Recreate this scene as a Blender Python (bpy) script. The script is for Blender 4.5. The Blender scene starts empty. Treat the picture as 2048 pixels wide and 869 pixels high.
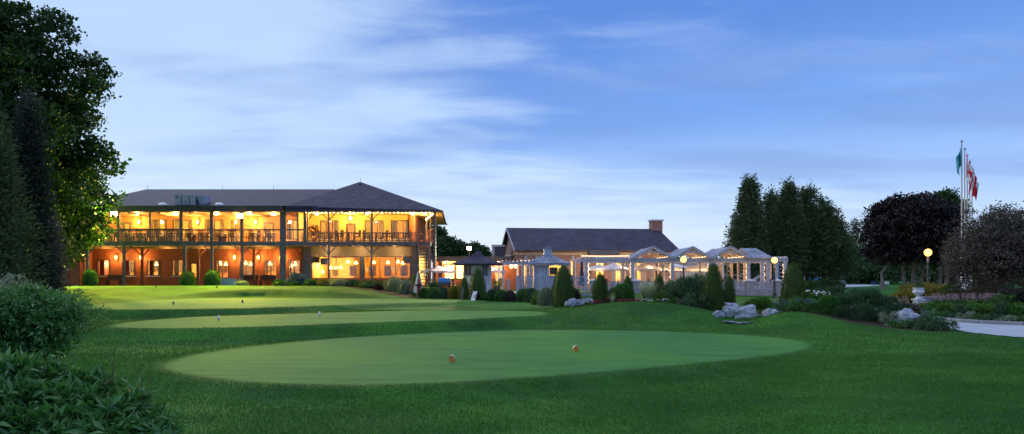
import bpy, math, random
import numpy as np
from mathutils import Vector, Matrix
R = math.radians
F = 1500.0; CX = 1024.0; HY = 557.0; CZ = 1.7          # focal length in photo pixels, horizon row, eye height
S = bpy.context.scene
COL = S.collection
# ---------------------------------------------------------------- camera
cam = bpy.data.cameras.new('camera'); cam.sensor_width = 36; cam.lens = F/2048*36
cam.shift_y = (HY-434.5)/2048; cam.clip_end = 5000; cam.clip_start = .1
co = bpy.data.objects.new('camera', cam); COL.objects.link(co)
co.location = (0, 0, CZ); co.rotation_euler = (R(90), 0, 0); S.camera = co
S.view_settings.view_transform = 'Standard'; S.view_settings.look = 'None'
S.view_settings.gamma = 1; S.view_settings.use_curve_mapping = False
S.view_settings.exposure = 0.0
S.cycles.use_denoising = True
try: S.cycles.denoiser = 'OPENIMAGEDENOISE'
except Exception: pass
S.cycles.max_bounces = 6; S.cycles.diffuse_bounces = 2; S.cycles.glossy_bounces = 3
S.cycles.transparent_max_bounces = 12; S.cycles.transmission_bounces = 4
S.cycles.sample_clamp_indirect = 4.0
S.cycles.caustics_reflective = False; S.cycles.caustics_refractive = False
# ---------------------------------------------------------------- node helpers
def nn(t, typ, **kw):
    n = t.nodes.new(typ)
    for k, v in kw.items():
        if k == 'inp':
            for a, b in v.items():
                if isinstance(b, bpy.types.NodeSocket): t.links.new(b, n.inputs[a])
                else: n.inputs[a].default_value = b
        else: setattr(n, k, v)
    return n
def mth(t, op, a, b=None, clamp=False):
    n = t.nodes.new('ShaderNodeMath'); n.operation = op; n.use_clamp = clamp
    for i, v in enumerate((a, b)):
        if v is None: continue
        if isinstance(v, bpy.types.NodeSocket): t.links.new(v, n.inputs[i])
        else: n.inputs[i].default_value = v
    return n.outputs[0]
def mixc(t, f, a, b, bt='MIX'):
    n = t.nodes.new('ShaderNodeMix'); n.data_type = 'RGBA'; n.blend_type = bt
    for s, v in ((n.inputs[0], f), (n.inputs[6], a), (n.inputs[7], b)):
        if isinstance(v, bpy.types.NodeSocket): t.links.new(v, s)
        else: s.default_value = v if not isinstance(v, tuple) else (v+(1,) if len(v) == 3 else v)
    return n.outputs[2]
def sstep(t, x, a, b):
    n = nn(t, 'ShaderNodeMapRange', interpolation_type='SMOOTHSTEP', inp={0: x, 1: a, 2: b, 3: 0.0, 4: 1.0}); return n.outputs[0]
def noise(t, vec, scale, detail=3, rough=.5, dist=0):
    n = nn(t, 'ShaderNodeTexNoise', inp={'Vector': vec, 'Scale': scale, 'Detail': detail, 'Roughness': rough, 'Distortion': dist}); return n.outputs[0]
# ---------------------------------------------------------------- dusk sky
SUN_EL, SUN_AZ = R(4), R(-115)
w = bpy.data.worlds.new('World'); S.world = w; w.use_nodes = True
t = w.node_tree; t.nodes.clear()
tc = nn(t, 'ShaderNodeTexCoord'); d = tc.outputs['Generated']
sp = nn(t, 'ShaderNodeSeparateXYZ', inp={0: d}); X, Y, Z = sp.outputs
zc = mth(t, 'MAXIMUM', Z, 0.0)
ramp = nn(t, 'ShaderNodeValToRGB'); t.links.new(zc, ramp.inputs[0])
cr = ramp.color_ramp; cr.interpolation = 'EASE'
stops = [(0.0, (.55, .73, .97)), (.06, (.42, .61, .95)), (.13, (.235, .435, .91)), (.22, (.125, .30, .80)), (.33, (.072, .21, .68)), (.6, (.30, .46, .85)), (1.0, (1.0, 1.1, 1.25))]  # overhead stops, out of view, are brightened to light the ground
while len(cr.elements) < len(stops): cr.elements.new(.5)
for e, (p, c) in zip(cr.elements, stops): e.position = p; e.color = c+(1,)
# cloud sheet: the view direction carried onto a high plane
den = mth(t, 'ADD', zc, .10)
cu = mth(t, 'DIVIDE', X, den); cv = mth(t, 'DIVIDE', Y, den)
vec = nn(t, 'ShaderNodeCombineXYZ', inp={0: cu, 1: cv, 2: 0.0}).outputs[0]
rot = nn(t, 'ShaderNodeMapping', inp={0: vec, 2: (0, 0, R(-22)), 3: (.42, .9, 1)}).outputs[0]
rot2 = nn(t, 'ShaderNodeMapping', inp={0: vec, 1: (3.1, 1.7, 0), 2: (0, 0, R(-30)), 3: (.8, 1.6, 1)}).outputs[0]
n1 = noise(t, rot, .62, 4, .48, .3)
n2 = noise(t, rot2, 1.0, 5, .52, .4)
n3 = noise(t, rot2, 2.2, 5, .52, .4)
az = sstep(t, X, .30, -.34)              # 1 on the left where the sun has gone down, 0 on the right
cl = mth(t, 'ADD', mth(t, 'MULTIPLY', n1, 1.25), mth(t, 'MULTIPLY', n3, .50))
cl = mth(t, 'ADD', cl, mth(t, 'MULTIPLY', az, .40))
cl = mth(t, 'SUBTRACT', cl, mth(t, 'MULTIPLY', sstep(t, Z, .22, .36), .14))
white = sstep(t, cl, .86, 1.24)
c1 = mixc(t, mth(t, 'MULTIPLY', white, .80), ramp.outputs[0], (.58, .75, 1.0))
puff = mth(t, 'MULTIPLY', sstep(t, mth(t, 'ADD', mth(t, 'MULTIPLY', n3, .6), mth(t, 'MULTIPLY', n2, .5)), .52, .74), sstep(t, Z, .12, .26))
c1 = mixc(t, mth(t, 'MULTIPLY', puff, .30), c1, (.40, .58, .97))
dk = sstep(t, mth(t, 'ADD', mth(t, 'MULTIPLY', n2, .9), mth(t, 'MULTIPLY', n1, -.5)), .14, .40)
dkf = mth(t, 'MULTIPLY', dk, mth(t, 'MULTIPLY', sstep(t, Z, .02, .12), mth(t, 'ADD', .34, mth(t, 'MULTIPLY', sstep(t, X, -.1, .5), .30))))
c2 = mixc(t, dkf, c1, (.125, .25, .66))
gl = mth(t, 'MULTIPLY', sstep(t, X, .75, -.30), sstep(t, Z, .20, 0.0))      # pale glow low on the left
c3 = mixc(t, mth(t, 'MULTIPLY', gl, .78), c2, (.74, .85, 1.0))
sky = nn(t, 'ShaderNodeTexSky', sky_type='NISHITA', sun_disc=False, sun_elevation=SUN_EL, sun_rotation=SUN_AZ)
c4 = mixc(t, 1.0, c3, nn(t, 'ShaderNodeVectorMath', operation='SCALE', inp={0: sky.outputs[0], 3: .05}).outputs[0], 'ADD')
below = sstep(t, Z, -.02, 0.0)
c5 = mixc(t, below, (.03, .05, .06), c4)
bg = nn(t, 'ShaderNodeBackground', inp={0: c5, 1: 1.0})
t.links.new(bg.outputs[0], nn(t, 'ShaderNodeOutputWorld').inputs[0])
# last daylight: a very wide, weak, cool sun from the left, behind the house
sl = bpy.data.lights.new('sun', 'SUN'); sl.energy = .8; sl.angle = R(30); sl.color = (.95, .97, 1.0)
so = bpy.data.objects.new('sun', sl); COL.objects.link(so)
so.rotation_euler = (R(-60), 0, R(32)); so.location = (-30, 60, 40)
# ---------------------------------------------------------------- materials
M = {}
def newmat(name):
    m = bpy.data.materials.new(name); m.use_nodes = True; t = m.node_tree
    b = t.nodes['Principled BSDF']; M[name] = m
    return m, t, b
def obj_co(t): return nn(t, 'ShaderNodeTexCoord').outputs['Object']
def wall_co(t):                                    # (x+y, z) so that every upright face gets the pattern
    s = nn(t, 'ShaderNodeSeparateXYZ', inp={0: obj_co(t)})
    return nn(t, 'ShaderNodeCombineXYZ', inp={0: mth(t, 'ADD', s.outputs[0], s.outputs[1]), 1: s.outputs[2], 2: 0.0}).outputs[0]
def bump(t, b, h, strength=.3, dist=.02):
    n = nn(t, 'ShaderNodeBump', inp={'Height': h, 'Strength': strength, 'Distance': dist}); t.links.new(n.outputs[0], b.inputs['Normal'])
def plain(name, c, rough=.6, var=.25, scale=3.0, metal=0.0, bs=.15):
    m, t, b = newmat(name); v = obj_co(t)
    f = noise(t, v, scale, 5, .6)
    c2 = tuple(x*(1-var) for x in c); c1 = tuple(min(1, x*(1+var)) for x in c)
    t.links.new(mixc(t, sstep(t, f, .3, .7), c2, c1), b.inputs['Base Color'])
    b.inputs['Roughness'].default_value = rough; b.inputs['Metallic'].default_value = metal
    if bs: bump(t, b, noise(t, v, scale*9, 4), bs, .01)
    return m
def brick(name, c1, c2, mortar, big=1.0):
    m, t, b = newmat(name); v = wall_co(t)
    br = nn(t, 'ShaderNodeTexBrick', inp={'Vector': v, 'Color1': c1+(1,), 'Color2': c2+(1,), 'Mortar': mortar+(1,), 'Scale': 1.0, 'Mortar Size': .008*big, 'Brick Width': .23*big, 'Row Height': .078*big, 'Bias': -.1})
    n = noise(t, v, 1.2, 4, .6)
    t.links.new(mixc(t, .6, br.outputs[0], mixc(t, n, (.35, .35, .35), (1.2, 1.2, 1.2)), 'MULTIPLY'), b.inputs['Base Color'])
    b.inputs['Roughness'].default_value = .85
    bump(t, b, br.outputs[1], -.5, .01); return m
def shingle(name, c1, c2, c3):
    m, t, b = newmat(name); v = obj_co(t)
    s = nn(t, 'ShaderNodeSeparateXYZ', inp={0: v})
    vv = nn(t, 'ShaderNodeCombineXYZ', inp={0: mth(t, 'ADD', s.outputs[0], mth(t, 'MULTIPLY', s.outputs[1], .35)), 1: mth(t, 'MULTIPLY', s.outputs[2], 2.4), 2: 0.0}).outputs[0]
    br = nn(t, 'ShaderNodeTexBrick', inp={'Vector': vv, 'Color1': c1+(1,), 'Color2': c2+(1,), 'Mortar': c3+(1,), 'Scale': 1.0, 'Mortar Size': .018, 'Mortar Smooth': .4, 'Brick Width': .34, 'Row Height': .30})
    n = noise(t, v, 1.1, 5, .65)
    t.links.new(mixc(t, .75, br.outputs[0], mixc(t, sstep(t, n, .3, .7), (.55, .55, .6), (1.35, 1.3, 1.3)), 'MULTIPLY'), b.inputs['Base Color'])
    b.inputs['Roughness'].default_value = .8; b.inputs['Specular IOR Level'].default_value = .3
    bump(t, b, br.outputs[1], -.7, .02); return m
def siding(name, c, pitch=.2, dark=.55):
    m, t, b = newmat(name); v = wall_co(t)
    s = nn(t, 'ShaderNodeSeparateXYZ', inp={0: v})
    fr = mth(t, 'FRACT', mth(t, 'DIVIDE', s.outputs[0], pitch))
    g = mth(t, 'LESS_THAN', fr, .09)
    n = noise(t, v, 2.0, 4, .6)
    base = mixc(t, n, tuple(x*.8 for x in c), tuple(min(1, x*1.15) for x in c))
    t.links.new(mixc(t, g, base, tuple(x*dark for x in c)), b.inputs['Base Color'])
    b.inputs['Roughness'].default_value = .6; bump(t, b, g, -.4, .015); return m
def emis(name, c, s):
    m, t, b = newmat(name); b.inputs['Base Color'].default_value = c+(1,)
    b.inputs['Emission Color'].default_value = c+(1,); b.inputs['Emission Strength'].default_value = s; return m
def leafmat(name, dark, light, trans=.25, rough=.5, spec=.35):
    m, t, b = newmat(name)
    a = nn(t, 'ShaderNodeAttribute', attribute_name='tint')
    n = noise(t, obj_co(t), .7, 3, .6)
    f = mth(t, 'ADD', mth(t, 'MULTIPLY', a.outputs['Fac'], .75), mth(t, 'MULTIPLY', n, .35), True)
    col = mixc(t, f, dark, light); t.links.new(col, b.inputs['Base Color'])
    b.inputs['Roughness'].default_value = rough; b.inputs['Specular IOR Level'].default_value = spec
    tr = nn(t, 'ShaderNodeBsdfTranslucent', inp={0: mixc(t, .5, col, (light[0]*1.3, light[1]*1.3, light[2]*.6))})
    ms = nn(t, 'ShaderNodeMixShader', inp={0: trans, 1: b.outputs[0], 2: tr.outputs[0]})
    t.links.new(ms.outputs[0], t.nodes['Material Output'].inputs[0]); return m
def glassmat(name, tint=(1, 1, 1), refl=1.0):
    m, t, b = newmat(name); t.nodes.remove(b)
    fr = nn(t, 'ShaderNodeFresnel', inp={0: 1.5})
    g = nn(t, 'ShaderNodeBsdfGlossy', inp={0: (1, 1, 1, 1), 'Roughness': .02})
    tr = nn(t, 'ShaderNodeBsdfTransparent', inp={0: tint+(1,)})
    ms = nn(t, 'ShaderNodeMixShader', inp={0: mth(t, 'MULTIPLY', fr.outputs[0], refl, True), 1: tr.outputs[0], 2: g.outputs[0]})
    t.links.new(ms.outputs[0], t.nodes['Material Output'].inputs[0]); return m
brick('brick_red', (.40, .10, .032), (.27, .06, .022), (.30, .20, .14))
brick('brick_gold', (.50, .25, .07), (.38, .17, .05), (.40, .28, .14))
brick('brick_pink', (.40, .17, .12), (.30, .115, .085), (.42, .36, .34))
brick('stone_block', (.34, .34, .42), (.22, .23, .30), (.42, .42, .48), 2.2)
shingle('roof_dark', (.060, .050, .092), (.036, .031, .060), (.014, .012, .02))
shingle('roof_cedar', (.22, .24, .32), (.34, .36, .46), (.07, .08, .11))
siding('siding_yellow', (.62, .44, .16), .22, .75)
siding('siding_tan', (.33, .24, .14), .16, .7)
siding('siding_white', (.66, .66, .68), .2, .7)
siding('siding_blue', (.34, .42, .56), .18, .6)
siding('metal_navy', (.05, .06, .10), .3, .5)
plain('wood_dark', (.085, .062, .055), .6, .3, 6)
plain('wood_grey', (.12, .105, .115), .6, .3, 6)
plain('wood_red', (.16, .06, .04), .6, .3, 6)
plain('wood_ceiling', (.42, .28, .15), .6, .25, 3)
plain('wood_white', (.36, .38, .50), .6, .15, 5)
plain('wood_pale', (.50, .40, .32), .6, .2, 5)
plain('fascia', (.055, .045, .045), .5, .3, 3)
plain('plaster_cream', (.75, .54, .24), .8, .08, 2)
plain('plaster_warm', (.62, .36, .12), .8, .10, 2)
plain('curtain', (.66, .58, .36), .8, .15, 8)
plain('curtain_red', (.45, .07, .05), .8, .2, 8)
plain('blind', (.48, .36, .28), .8, .08, 8)
plain('cloth_white', (.75, .72, .68), .85, .06, 5)
plain('cloth_umbrella', (.66, .66, .74), .85, .06, 3)
plain('cloth_pink', (.60, .50, .54), .85, .06, 3)
plain('cloth_navy', (.05, .06, .12), .8, .2, 3)
plain('metal_light', (.36, .38, .46), .45, .10, 3)
plain('metal_white', (.72, .73, .75), .4, .06, 3)
plain('metal_dark', (.045, .05, .06), .45, .25, 8)
plain('metal_green', (.030, .045, .052), .45, .25, 8)
plain('plastic_black', (.02, .02, .022), .4, .2, 8)
plain('plastic_blue', (.02, .17, .50), .35, .1, 4)
plain('plastic_white', (.80, .80, .82), .35, .04, 4)
plain('chair_dark', (.05, .028, .02), .5, .3, 8)
plain('chair_red', (.30, .05, .04), .5, .3, 8)
plain('rubber', (.02, .02, .02), .8, .2, 8)
plain('bark', (.10, .075, .06), .9, .35, 4, 0, .6)
plain('bark_grey', (.20, .18, .17), .9, .35, 4, 0, .6)
plain('mulch', (.06, .035, .025), .95, .5, 12, 0, .8)
plain('concrete', (.36, .38, .44), .85, .12, 1.4, 0, .3)
plain('stone_cap', (.56, .58, .68), .7, .12, 4)
plain('paving', (.38, .30, .26), .8, .15, 2)
plain('band_cream', (.55, .43, .34), .7, .1, 3)
plain('marker_wood', (.50, .19, .03), .6, .15, 30)
plain('marker_blue', (.03, .04, .16), .5, .15, 30)
plain('flag_teal', (.02, .28, .36), .8, .1, 3)
plain('flower_red', (.42, .015, .03), .6, .3, 20)
plain('flower_white', (.80, .80, .84), .6, .06, 20)
plain('flower_violet', (.10, .07, .36), .6, .3, 20)
plain('terracotta', (.40, .14, .06), .8, .2, 10)
plain('tv_screen', (.02, .02, .03), .2, .1, 3)
plain('picture', (.16, .13, .10), .4, .5, 9)
emis('lamp_flood', (1.0, .85, .42), 60)
emis('lamp_warm', (1.0, .55, .15), 7)
emis('lamp_ceiling', (1.0, .72, .30), 9)
emis('lamp_shade', (1.0, .62, .22), 5)
emis('lamp_globe', (1.0, .46, .09), 5.0)
emis('string_bulb', (1.0, .66, .26), 16)
emis('rope_light', (1.0, .66, .36), 3.2)
glassmat('glass'); glassmat('glass_porch', (.93, .93, .95), .8)
m, t, b = newmat('boulder'); v = obj_co(t)
n = noise(t, v, 2.2, 8, .65); vo = nn(t, 'ShaderNodeTexNoise', inp={'Vector': v, 'Scale': 9.0, 'Detail': 8.0, 'Roughness': .7}).outputs[0]
t.links.new(mixc(t, sstep(t, n, .32, .68), (.13, .15, .20), (.42, .46, .56)), b.inputs['Base Color'])
b.inputs['Roughness'].default_value = .85; bump(t, b, mth(t, 'ADD', n, mth(t, 'MULTIPLY', vo, .5)), .8, .06)
leafmat('leaf_maple', (.008, .030, .008), (.030, .085, .014), .34)
leafmat('leaf_distant', (.012, .042, .014), (.045, .11, .032), .2)
leafmat('leaf_cedar', (.024, .055, .022), (.10, .15, .060), .12, .65)
leafmat('leaf_spruce', (.010, .020, .016), (.036, .055, .046), .1, .65)
leafmat('leaf_bluespruce', (.05, .09, .11), (.16, .24, .28), .1, .6)
leafmat('leaf_purple', (.007, .006, .009), (.024, .014, .021), .12)
leafmat('leaf_bronze', (.030, .036, .032), (.12, .10, .095), .15)
leafmat('leaf_yew', (.024, .065, .010), (.10, .17, .022), .12, .65)
leafmat('leaf_box', (.020, .075, .014), (.075, .22, .035), .2)
leafmat('leaf_pine', (.014, .052, .026), (.068, .155, .068), .12, .6)
leafmat('leaf_near', (.020, .085, .022), (.10, .27, .065), .25, .32, .55)
leafmat('leaf_fresh', (.03, .09, .015), (.10, .24, .03), .3)
leafmat('leaf_gold', (.07, .08, .008), (.26, .22, .02), .2)
leafmat('leaf_grey', (.07, .12, .08), (.26, .33, .24), .15)
leafmat('leaf_varieg', (.08, .12, .05), (.42, .45, .22), .2)
leafmat('leaf_reed', (.14, .20, .12), (.48, .54, .38), .2)
leafmat('leaf_reddark', (.03, .012, .014), (.10, .035, .04), .15)
leafmat('leaf_plume', (.20, .12, .17), (.48, .34, .42), .3)
m = leafmat('grass_blade', (.009, .058, .009), (.058, .20, .022), .25, .55); t = m.node_tree
_n = [n for n in t.nodes if n.type == 'TEX_NOISE'][0]; _n.inputs['Scale'].default_value = .45; _n.inputs['Detail'].default_value = 6; _n.inputs['Roughness'].default_value = .7
for n in t.nodes:
    if n.type == 'MATH' and n.operation == 'MULTIPLY' and abs(n.inputs[1].default_value-.35) < .01: n.inputs[1].default_value = 1.5
    if n.type == 'MATH' and n.operation == 'MULTIPLY' and abs(n.inputs[1].default_value-.75) < .01: n.inputs[1].default_value = .45
    if n.type == 'MATH' and n.operation == 'ADD': n.use_clamp = True
_a = [n for n in t.nodes if n.type == 'MATH' and n.operation == 'ADD'][0]; _l = _a.outputs[0].links[0].to_socket
_s = t.nodes.new('ShaderNodeMath'); _s.operation = 'SUBTRACT'; _s.use_clamp = True; _s.inputs[1].default_value = .50; _a.use_clamp = False; t.links.new(_a.outputs[0], _s.inputs[0]); t.links.new(_s.outputs[0], _l)
# lawn: mown tees, rough and planted beds told apart by signed distances stored on the sheet
m, t, b = newmat('lawn'); v = nn(t, 'ShaderNodeTexCoord').outputs['Object']
tee = nn(t, 'ShaderNodeAttribute', attribute_name='tee').outputs['Fac']
bed = nn(t, 'ShaderNodeAttribute', attribute_name='bed').outputs['Fac']
jit = mth(t, 'MULTIPLY', mth(t, 'SUBTRACT', noise(t, v, 6, 3), .5), .10)
tm = sstep(t, mth(t, 'ADD', tee, mth(t, 'MULTIPLY', jit, 4.5)), -.20, .22)
rim = mth(t, 'MULTIPLY', sstep(t, tee, -.30, -.05), mth(t, 'SUBTRACT', 1.0, tm))
bm_ = sstep(t, mth(t, 'ADD', bed, mth(t, 'MULTIPLY', jit, 1.5)), -.03, .03)
f1 = noise(t, v, .35, 5, .6); f2 = noise(t, v, 3.0, 5, .65); f3 = noise(t, v, 38.0, 3, .7)
mp = nn(t, 'ShaderNodeMapping', inp={0: v, 2: (0, 0, R(18)), 3: (.5, 3.0, 1)}).outputs[0]; f4 = noise(t, mp, 1.0, 5, .6)
f5 = noise(t, v, .16, 3, .5)
rough = mixc(t, sstep(t, mth(t, 'ADD', mth(t, 'MULTIPLY', f1, .6), mth(t, 'MULTIPLY', f5, .4)), .38, .62), (.010, .075, .010), (.055, .20, .018))
rough = mixc(t, mth(t, 'MULTIPLY', sstep(t, f2, .45, .75), .45), rough, (.07, .22, .03))
rough = mixc(t, mth(t, 'MULTIPLY', sstep(t, f3, .35, .75), .65), rough, (.010, .060, .010))
teec = mixc(t, sstep(t, f4, .3, .7), (.020, .115, .022), (.046, .185, .034))
teec = mixc(t, mth(t, 'MULTIPLY', sstep(t, mth(t, 'ADD', mth(t, 'MULTIPLY', f1, .5), mth(t, 'MULTIPLY', f5, .5)), .44, .58), .7), teec, (.062, .205, .020))
teec = mixc(t, mth(t, 'MULTIPLY', sstep(t, f2, .5, .72), .5), teec, (.040, .15, .050))
teec = mixc(t, mth(t, 'MULTIPLY', sstep(t, f3, .4, .8), .3), teec, (.05, .20, .06))
c = mixc(t, mth(t, 'MULTIPLY', rim, .6), rough, (.010, .06, .010))
c = mixc(t, tm, c, teec)
c = mixc(t, bm_, c, mixc(t, f3, (.025, .018, .014), (.08, .055, .04)))
t.links.new(c, b.inputs['Base Color']); b.inputs['Roughness'].default_value = .85; b.inputs['Specular IOR Level'].default_value = .15
hb = mth(t, 'ADD', mth(t, 'MULTIPLY', noise(t, v, 60, 2), mth(t, 'SUBTRACT', 1.15, tm)), mth(t, 'MULTIPLY', f2, .25))
bump(t, b, hb, .6, .06)
# ---------------------------------------------------------------- mesh helpers
def root_of(o):
    while o.parent: o = o.parent
    return o
def inv_root(o):
    r = root_of(o); l = r.location; a = r.rotation_euler.z
    return Matrix.Rotation(-a, 4, 'Z') @ Matrix.Translation(-Vector(l))
def link_mesh(name, verts, faces, mats, parent=None, origin=None, smooth=False, tint=None, fm=None, local=False):
    verts = np.asarray(verts, dtype=np.float64).reshape(-1, 3)
    if parent is not None and not local:
        Mi = np.array(inv_root(parent)); verts = verts @ Mi[:3, :3].T + Mi[:3, 3]
    elif origin is not None and not local: verts = verts - np.array(origin)
    me = bpy.data.meshes.new(name)
    if isinstance(faces, np.ndarray):
        nf, k = faces.shape
        me.vertices.add(len(verts)); me.vertices.foreach_set('co', verts.astype(np.float32).ravel())
        me.loops.add(nf*k); me.loops.foreach_set('vertex_index', faces.astype(np.int32).ravel())
        me.polygons.add(nf); me.polygons.foreach_set('loop_start', np.arange(0, nf*k, k, dtype=np.int32))
        me.update(calc_edges=True)
    else:
        me.from_pydata(verts.tolist(), [], faces); me.update()
    if not isinstance(mats, (list, tuple)): mats = [mats]
    for m in mats: me.materials.append(M[m])
    if fm is not None: me.polygons.foreach_set('material_index', np.asarray(fm, dtype=np.int32))
    if smooth: me.polygons.foreach_set('use_smooth', np.ones(len(me.polygons), dtype=bool))
    if tint is not None:
        a = me.attributes.new('tint', 'FLOAT', 'FACE'); a.data.foreach_set('value', np.asarray(tint, dtype=np.float32))
    o = bpy.data.objects.new(name, me); COL.objects.link(o)
    if parent is not None: o.parent = parent
    elif origin is not None: o.location = origin
    return o
class MB:
    def __init__(s): s.v = []; s.f = []; s.m = []; s.k = 0
    def add(s, vs, fs):
        n = len(s.v); s.v += [tuple(p) for p in vs]; s.f += [tuple(i+n for i in f) for f in fs]; s.m += [s.k]*len(fs); return s
    def box(s, x0, x1, y0, y1, z0, z1):
        return s.add([(x0,y0,z0),(x1,y0,z0),(x1,y1,z0),(x0,y1,z0),(x0,y0,z1),(x1,y0,z1),(x1,y1,z1),(x0,y1,z1)],
                     [(0,3,2,1),(4,5,6,7),(0,1,5,4),(1,2,6,5),(2,3,7,6),(3,0,4,7)])
    def bar(s, p, q, w, h=None, up=(0,0,1)):
        h = h or w; p = Vector(p); q = Vector(q); d = (q-p).normalized(); u = Vector(up)
        if abs(d.dot(u)) > .98: u = Vector((0,1,0))
        a = d.cross(u).normalized()*w/2; b = a.cross(d).normalized()*h/2
        vs = [p-a-b, p+a-b, p+a+b, p-a+b, q-a-b, q+a-b, q+a+b, q-a+b]
        return s.add(vs, [(0,3,2,1),(4,5,6,7),(0,1,5,4),(1,2,6,5),(2,3,7,6),(3,0,4,7)])
    def tube(s, pts, rad, n=8, cap=True):
        pts = [Vector(p) for p in pts]
        if not isinstance(rad, (list, tuple)): rad = [rad]*len(pts)
        vs = []; fs = []
        for i, p in enumerate(pts):
            d = (pts[min(i+1, len(pts)-1)]-pts[max(i-1, 0)]).normalized()
            u = Vector((0,0,1)) if abs(d.z) < .9 else Vector((0,1,0))
            a = d.cross(u).normalized(); b = a.cross(d)
            for k in range(n):
                an = 2*math.pi*k/n; vs.append(p+(a*math.cos(an)+b*math.sin(an))*rad[i])
        for i in range(len(pts)-1):
            for k in range(n): fs.append((i*n+k, i*n+(k+1)%n, (i+1)*n+(k+1)%n, (i+1)*n+k))
        if cap: fs.append(tuple(range(n))); fs.append(tuple((len(pts)-1)*n+k for k in reversed(range(n))))
        return s.add(vs, fs)
    def lathe(s, c, prof, n=20, rot=0):
        vs = []; fs = []
        for (r, z) in prof:
            for k in range(n):
                a = 2*math.pi*k/n+rot; vs.append((c[0]+r*math.cos(a), c[1]+r*math.sin(a), c[2]+z))
        for i in range(len(prof)-1):
            for k in range(n): fs.append((i*n+k, i*n+(k+1)%n, (i+1)*n+(k+1)%n, (i+1)*n+k))
        fs.append(tuple(reversed(range(n)))); fs.append(tuple((len(prof)-1)*n+k for k in range(n)))
        return s.add(vs, fs)
    def prism(s, pts, ext):
        n = len(pts); e = Vector(ext)
        vs = [Vector(p) for p in pts]+[Vector(p)+e for p in pts]
        fs = [tuple(range(n)), tuple(reversed(range(n, 2*n)))]+[(i, (i+1)%n, (i+1)%n+n, i+n) for i in range(n)]
        return s.add(vs, fs)
    def wall(s, x0, x1, z0, z1, y, th, holes):
        """upright wall facing -Y with rectangular openings (x0,x1,z0,z1)"""
        xs = sorted({x0, x1, *[h[0] for h in holes], *[h[1] for h in holes]}); zs = sorted({z0, z1, *[h[2] for h in holes], *[h[3] for h in holes]})
        xs = [x for x in xs if x0 <= x <= x1]; zs = [z for z in zs if z0 <= z <= z1]
        for i in range(len(xs)-1):
            for j in range(len(zs)-1):
                a, b_, c_, d_ = xs[i], xs[i+1], zs[j], zs[j+1]; mx, mz = (a+b_)/2, (c_+d_)/2
                if any(h[0] < mx < h[1] and h[2] < mz < h[3] for h in holes): continue
                s.add([(a,y,c_),(b_,y,c_),(b_,y,d_),(a,y,d_)], [(0,1,2,3)]); s.add([(a,y+th,c_),(b_,y+th,c_),(b_,y+th,d_),(a,y+th,d_)], [(3,2,1,0)])
        for (a, b_, c_, d_) in holes+[(x0, x1, z0, z1)]:
            s.add([(a,y,c_),(a,y+th,c_),(a,y+th,d_),(a,y,d_),(b_,y,c_),(b_,y+th,c_),(b_,y+th,d_),(b_,y,d_)], [(0,1,2,3),(4,7,6,5),(0,4,5,1),(3,2,6,7)])
        return s
    def build(s, name, mats, parent=None, origin=None, smooth=False, local=False):
        return link_mesh(name, s.v, s.f, mats, parent, origin, smooth, None, s.m if isinstance(mats, (list, tuple)) else None, local)
def P(px, py, d): return ((px-CX)*d/F, d, CZ-(py-HY)*d/F)
def PX(px, d): return (px-CX)*d/F
def PZ(py, d): return CZ-(py-HY)*d/F
def tag(o, label=None, cat=None, group=None, kind=None):
    if label: o['label'] = label
    if cat: o['category'] = cat
    if group: o['group'] = group
    if kind: o['kind'] = kind
    return o
def thing(name, label, cat, loc=(0,0,0), rz=0, group=None):
    o = bpy.data.objects.new(name, None); COL.objects.link(o); o.location = loc; o.rotation_euler = (0,0,rz); o.empty_display_size = .2
    return tag(o, label, cat, group)
def copy_tree(o, loc, rz=0, label=None, par=None):
    c = o.copy(); COL.objects.link(c)
    if par is None: c.location = loc; c.rotation_euler = (0,0,rz)
    else: c.parent = par
    if label: c['label'] = label
    for ch in [k for k in o.children]: copy_tree(ch, None, 0, None, c)
    return c
def plight(name, loc, power, color=(1,.6,.25), r=.08):
    l = bpy.data.lights.new(name, 'POINT'); l.energy = power*LP; l.color = color; l.shadow_soft_size = r
    o = bpy.data.objects.new(name, l); COL.objects.link(o); o.location = loc; return o
WARM = (1.0, .46, .11); LP = 1.9
# ================================================================ ground
def Pz(px, py, z): d = (CZ-z)*F/(py-HY); return ((px-CX)*d/F, d)
TEE = [
 (0.0, [(322,737),(345,722),(400,708),(500,694),(600,684),(700,675),(900,664),(1100,660),(1230,661),(1350,664),(1500,671),(1590,680),(1626,692),(1590,705),(1500,716),(1300,736),(1100,752),(900,765),(700,771),(500,765),(390,752)]),
 (.30, [(216,651),(250,646),(272,643),(387,634),(501,630.5),(653,626),(805,622),(900,621),(1000,621.5),(1070,623),(1096,626),(1090,631),(1000,635),(900,640),(805,643),(653,648),(501,654),(348,656.5),(240,656.5)]),
 (.48, [(150,615),(196,609),(310,600.5),(387,597.5),(501,596.2),(653,597.5),(805,598.5),(900,599),(960,600.5),(940,603),(900,604),(805,606),(653,611),(501,616.5),(350,618.5),(196,619.5)]),
]
TEEP = [(z, np.array([Pz(a, b, z) for a, b in pts])) for z, pts in TEE]
def sdist(poly, x, y):
    """signed distance to a closed outline, positive inside"""
    d = np.full(x.shape, 1e9); ins = np.zeros(x.shape, bool); n = len(poly)
    for i in range(n):
        ax, ay = poly[i]; bx, by = poly[(i+1) % n]; ex, ey = bx-ax, by-ay
        u = np.clip(((x-ax)*ex+(y-ay)*ey)/(ex*ex+ey*ey+1e-12), 0, 1)
        d = np.minimum(d, np.hypot(x-ax-u*ex, y-ay-u*ey))
        c = ((ay > y) != (by > y)) & (x < (bx-ax)*(y-ay)/(by-ay+1e-12)+ax); ins ^= c
    return np.where(ins, d, -d)
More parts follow.
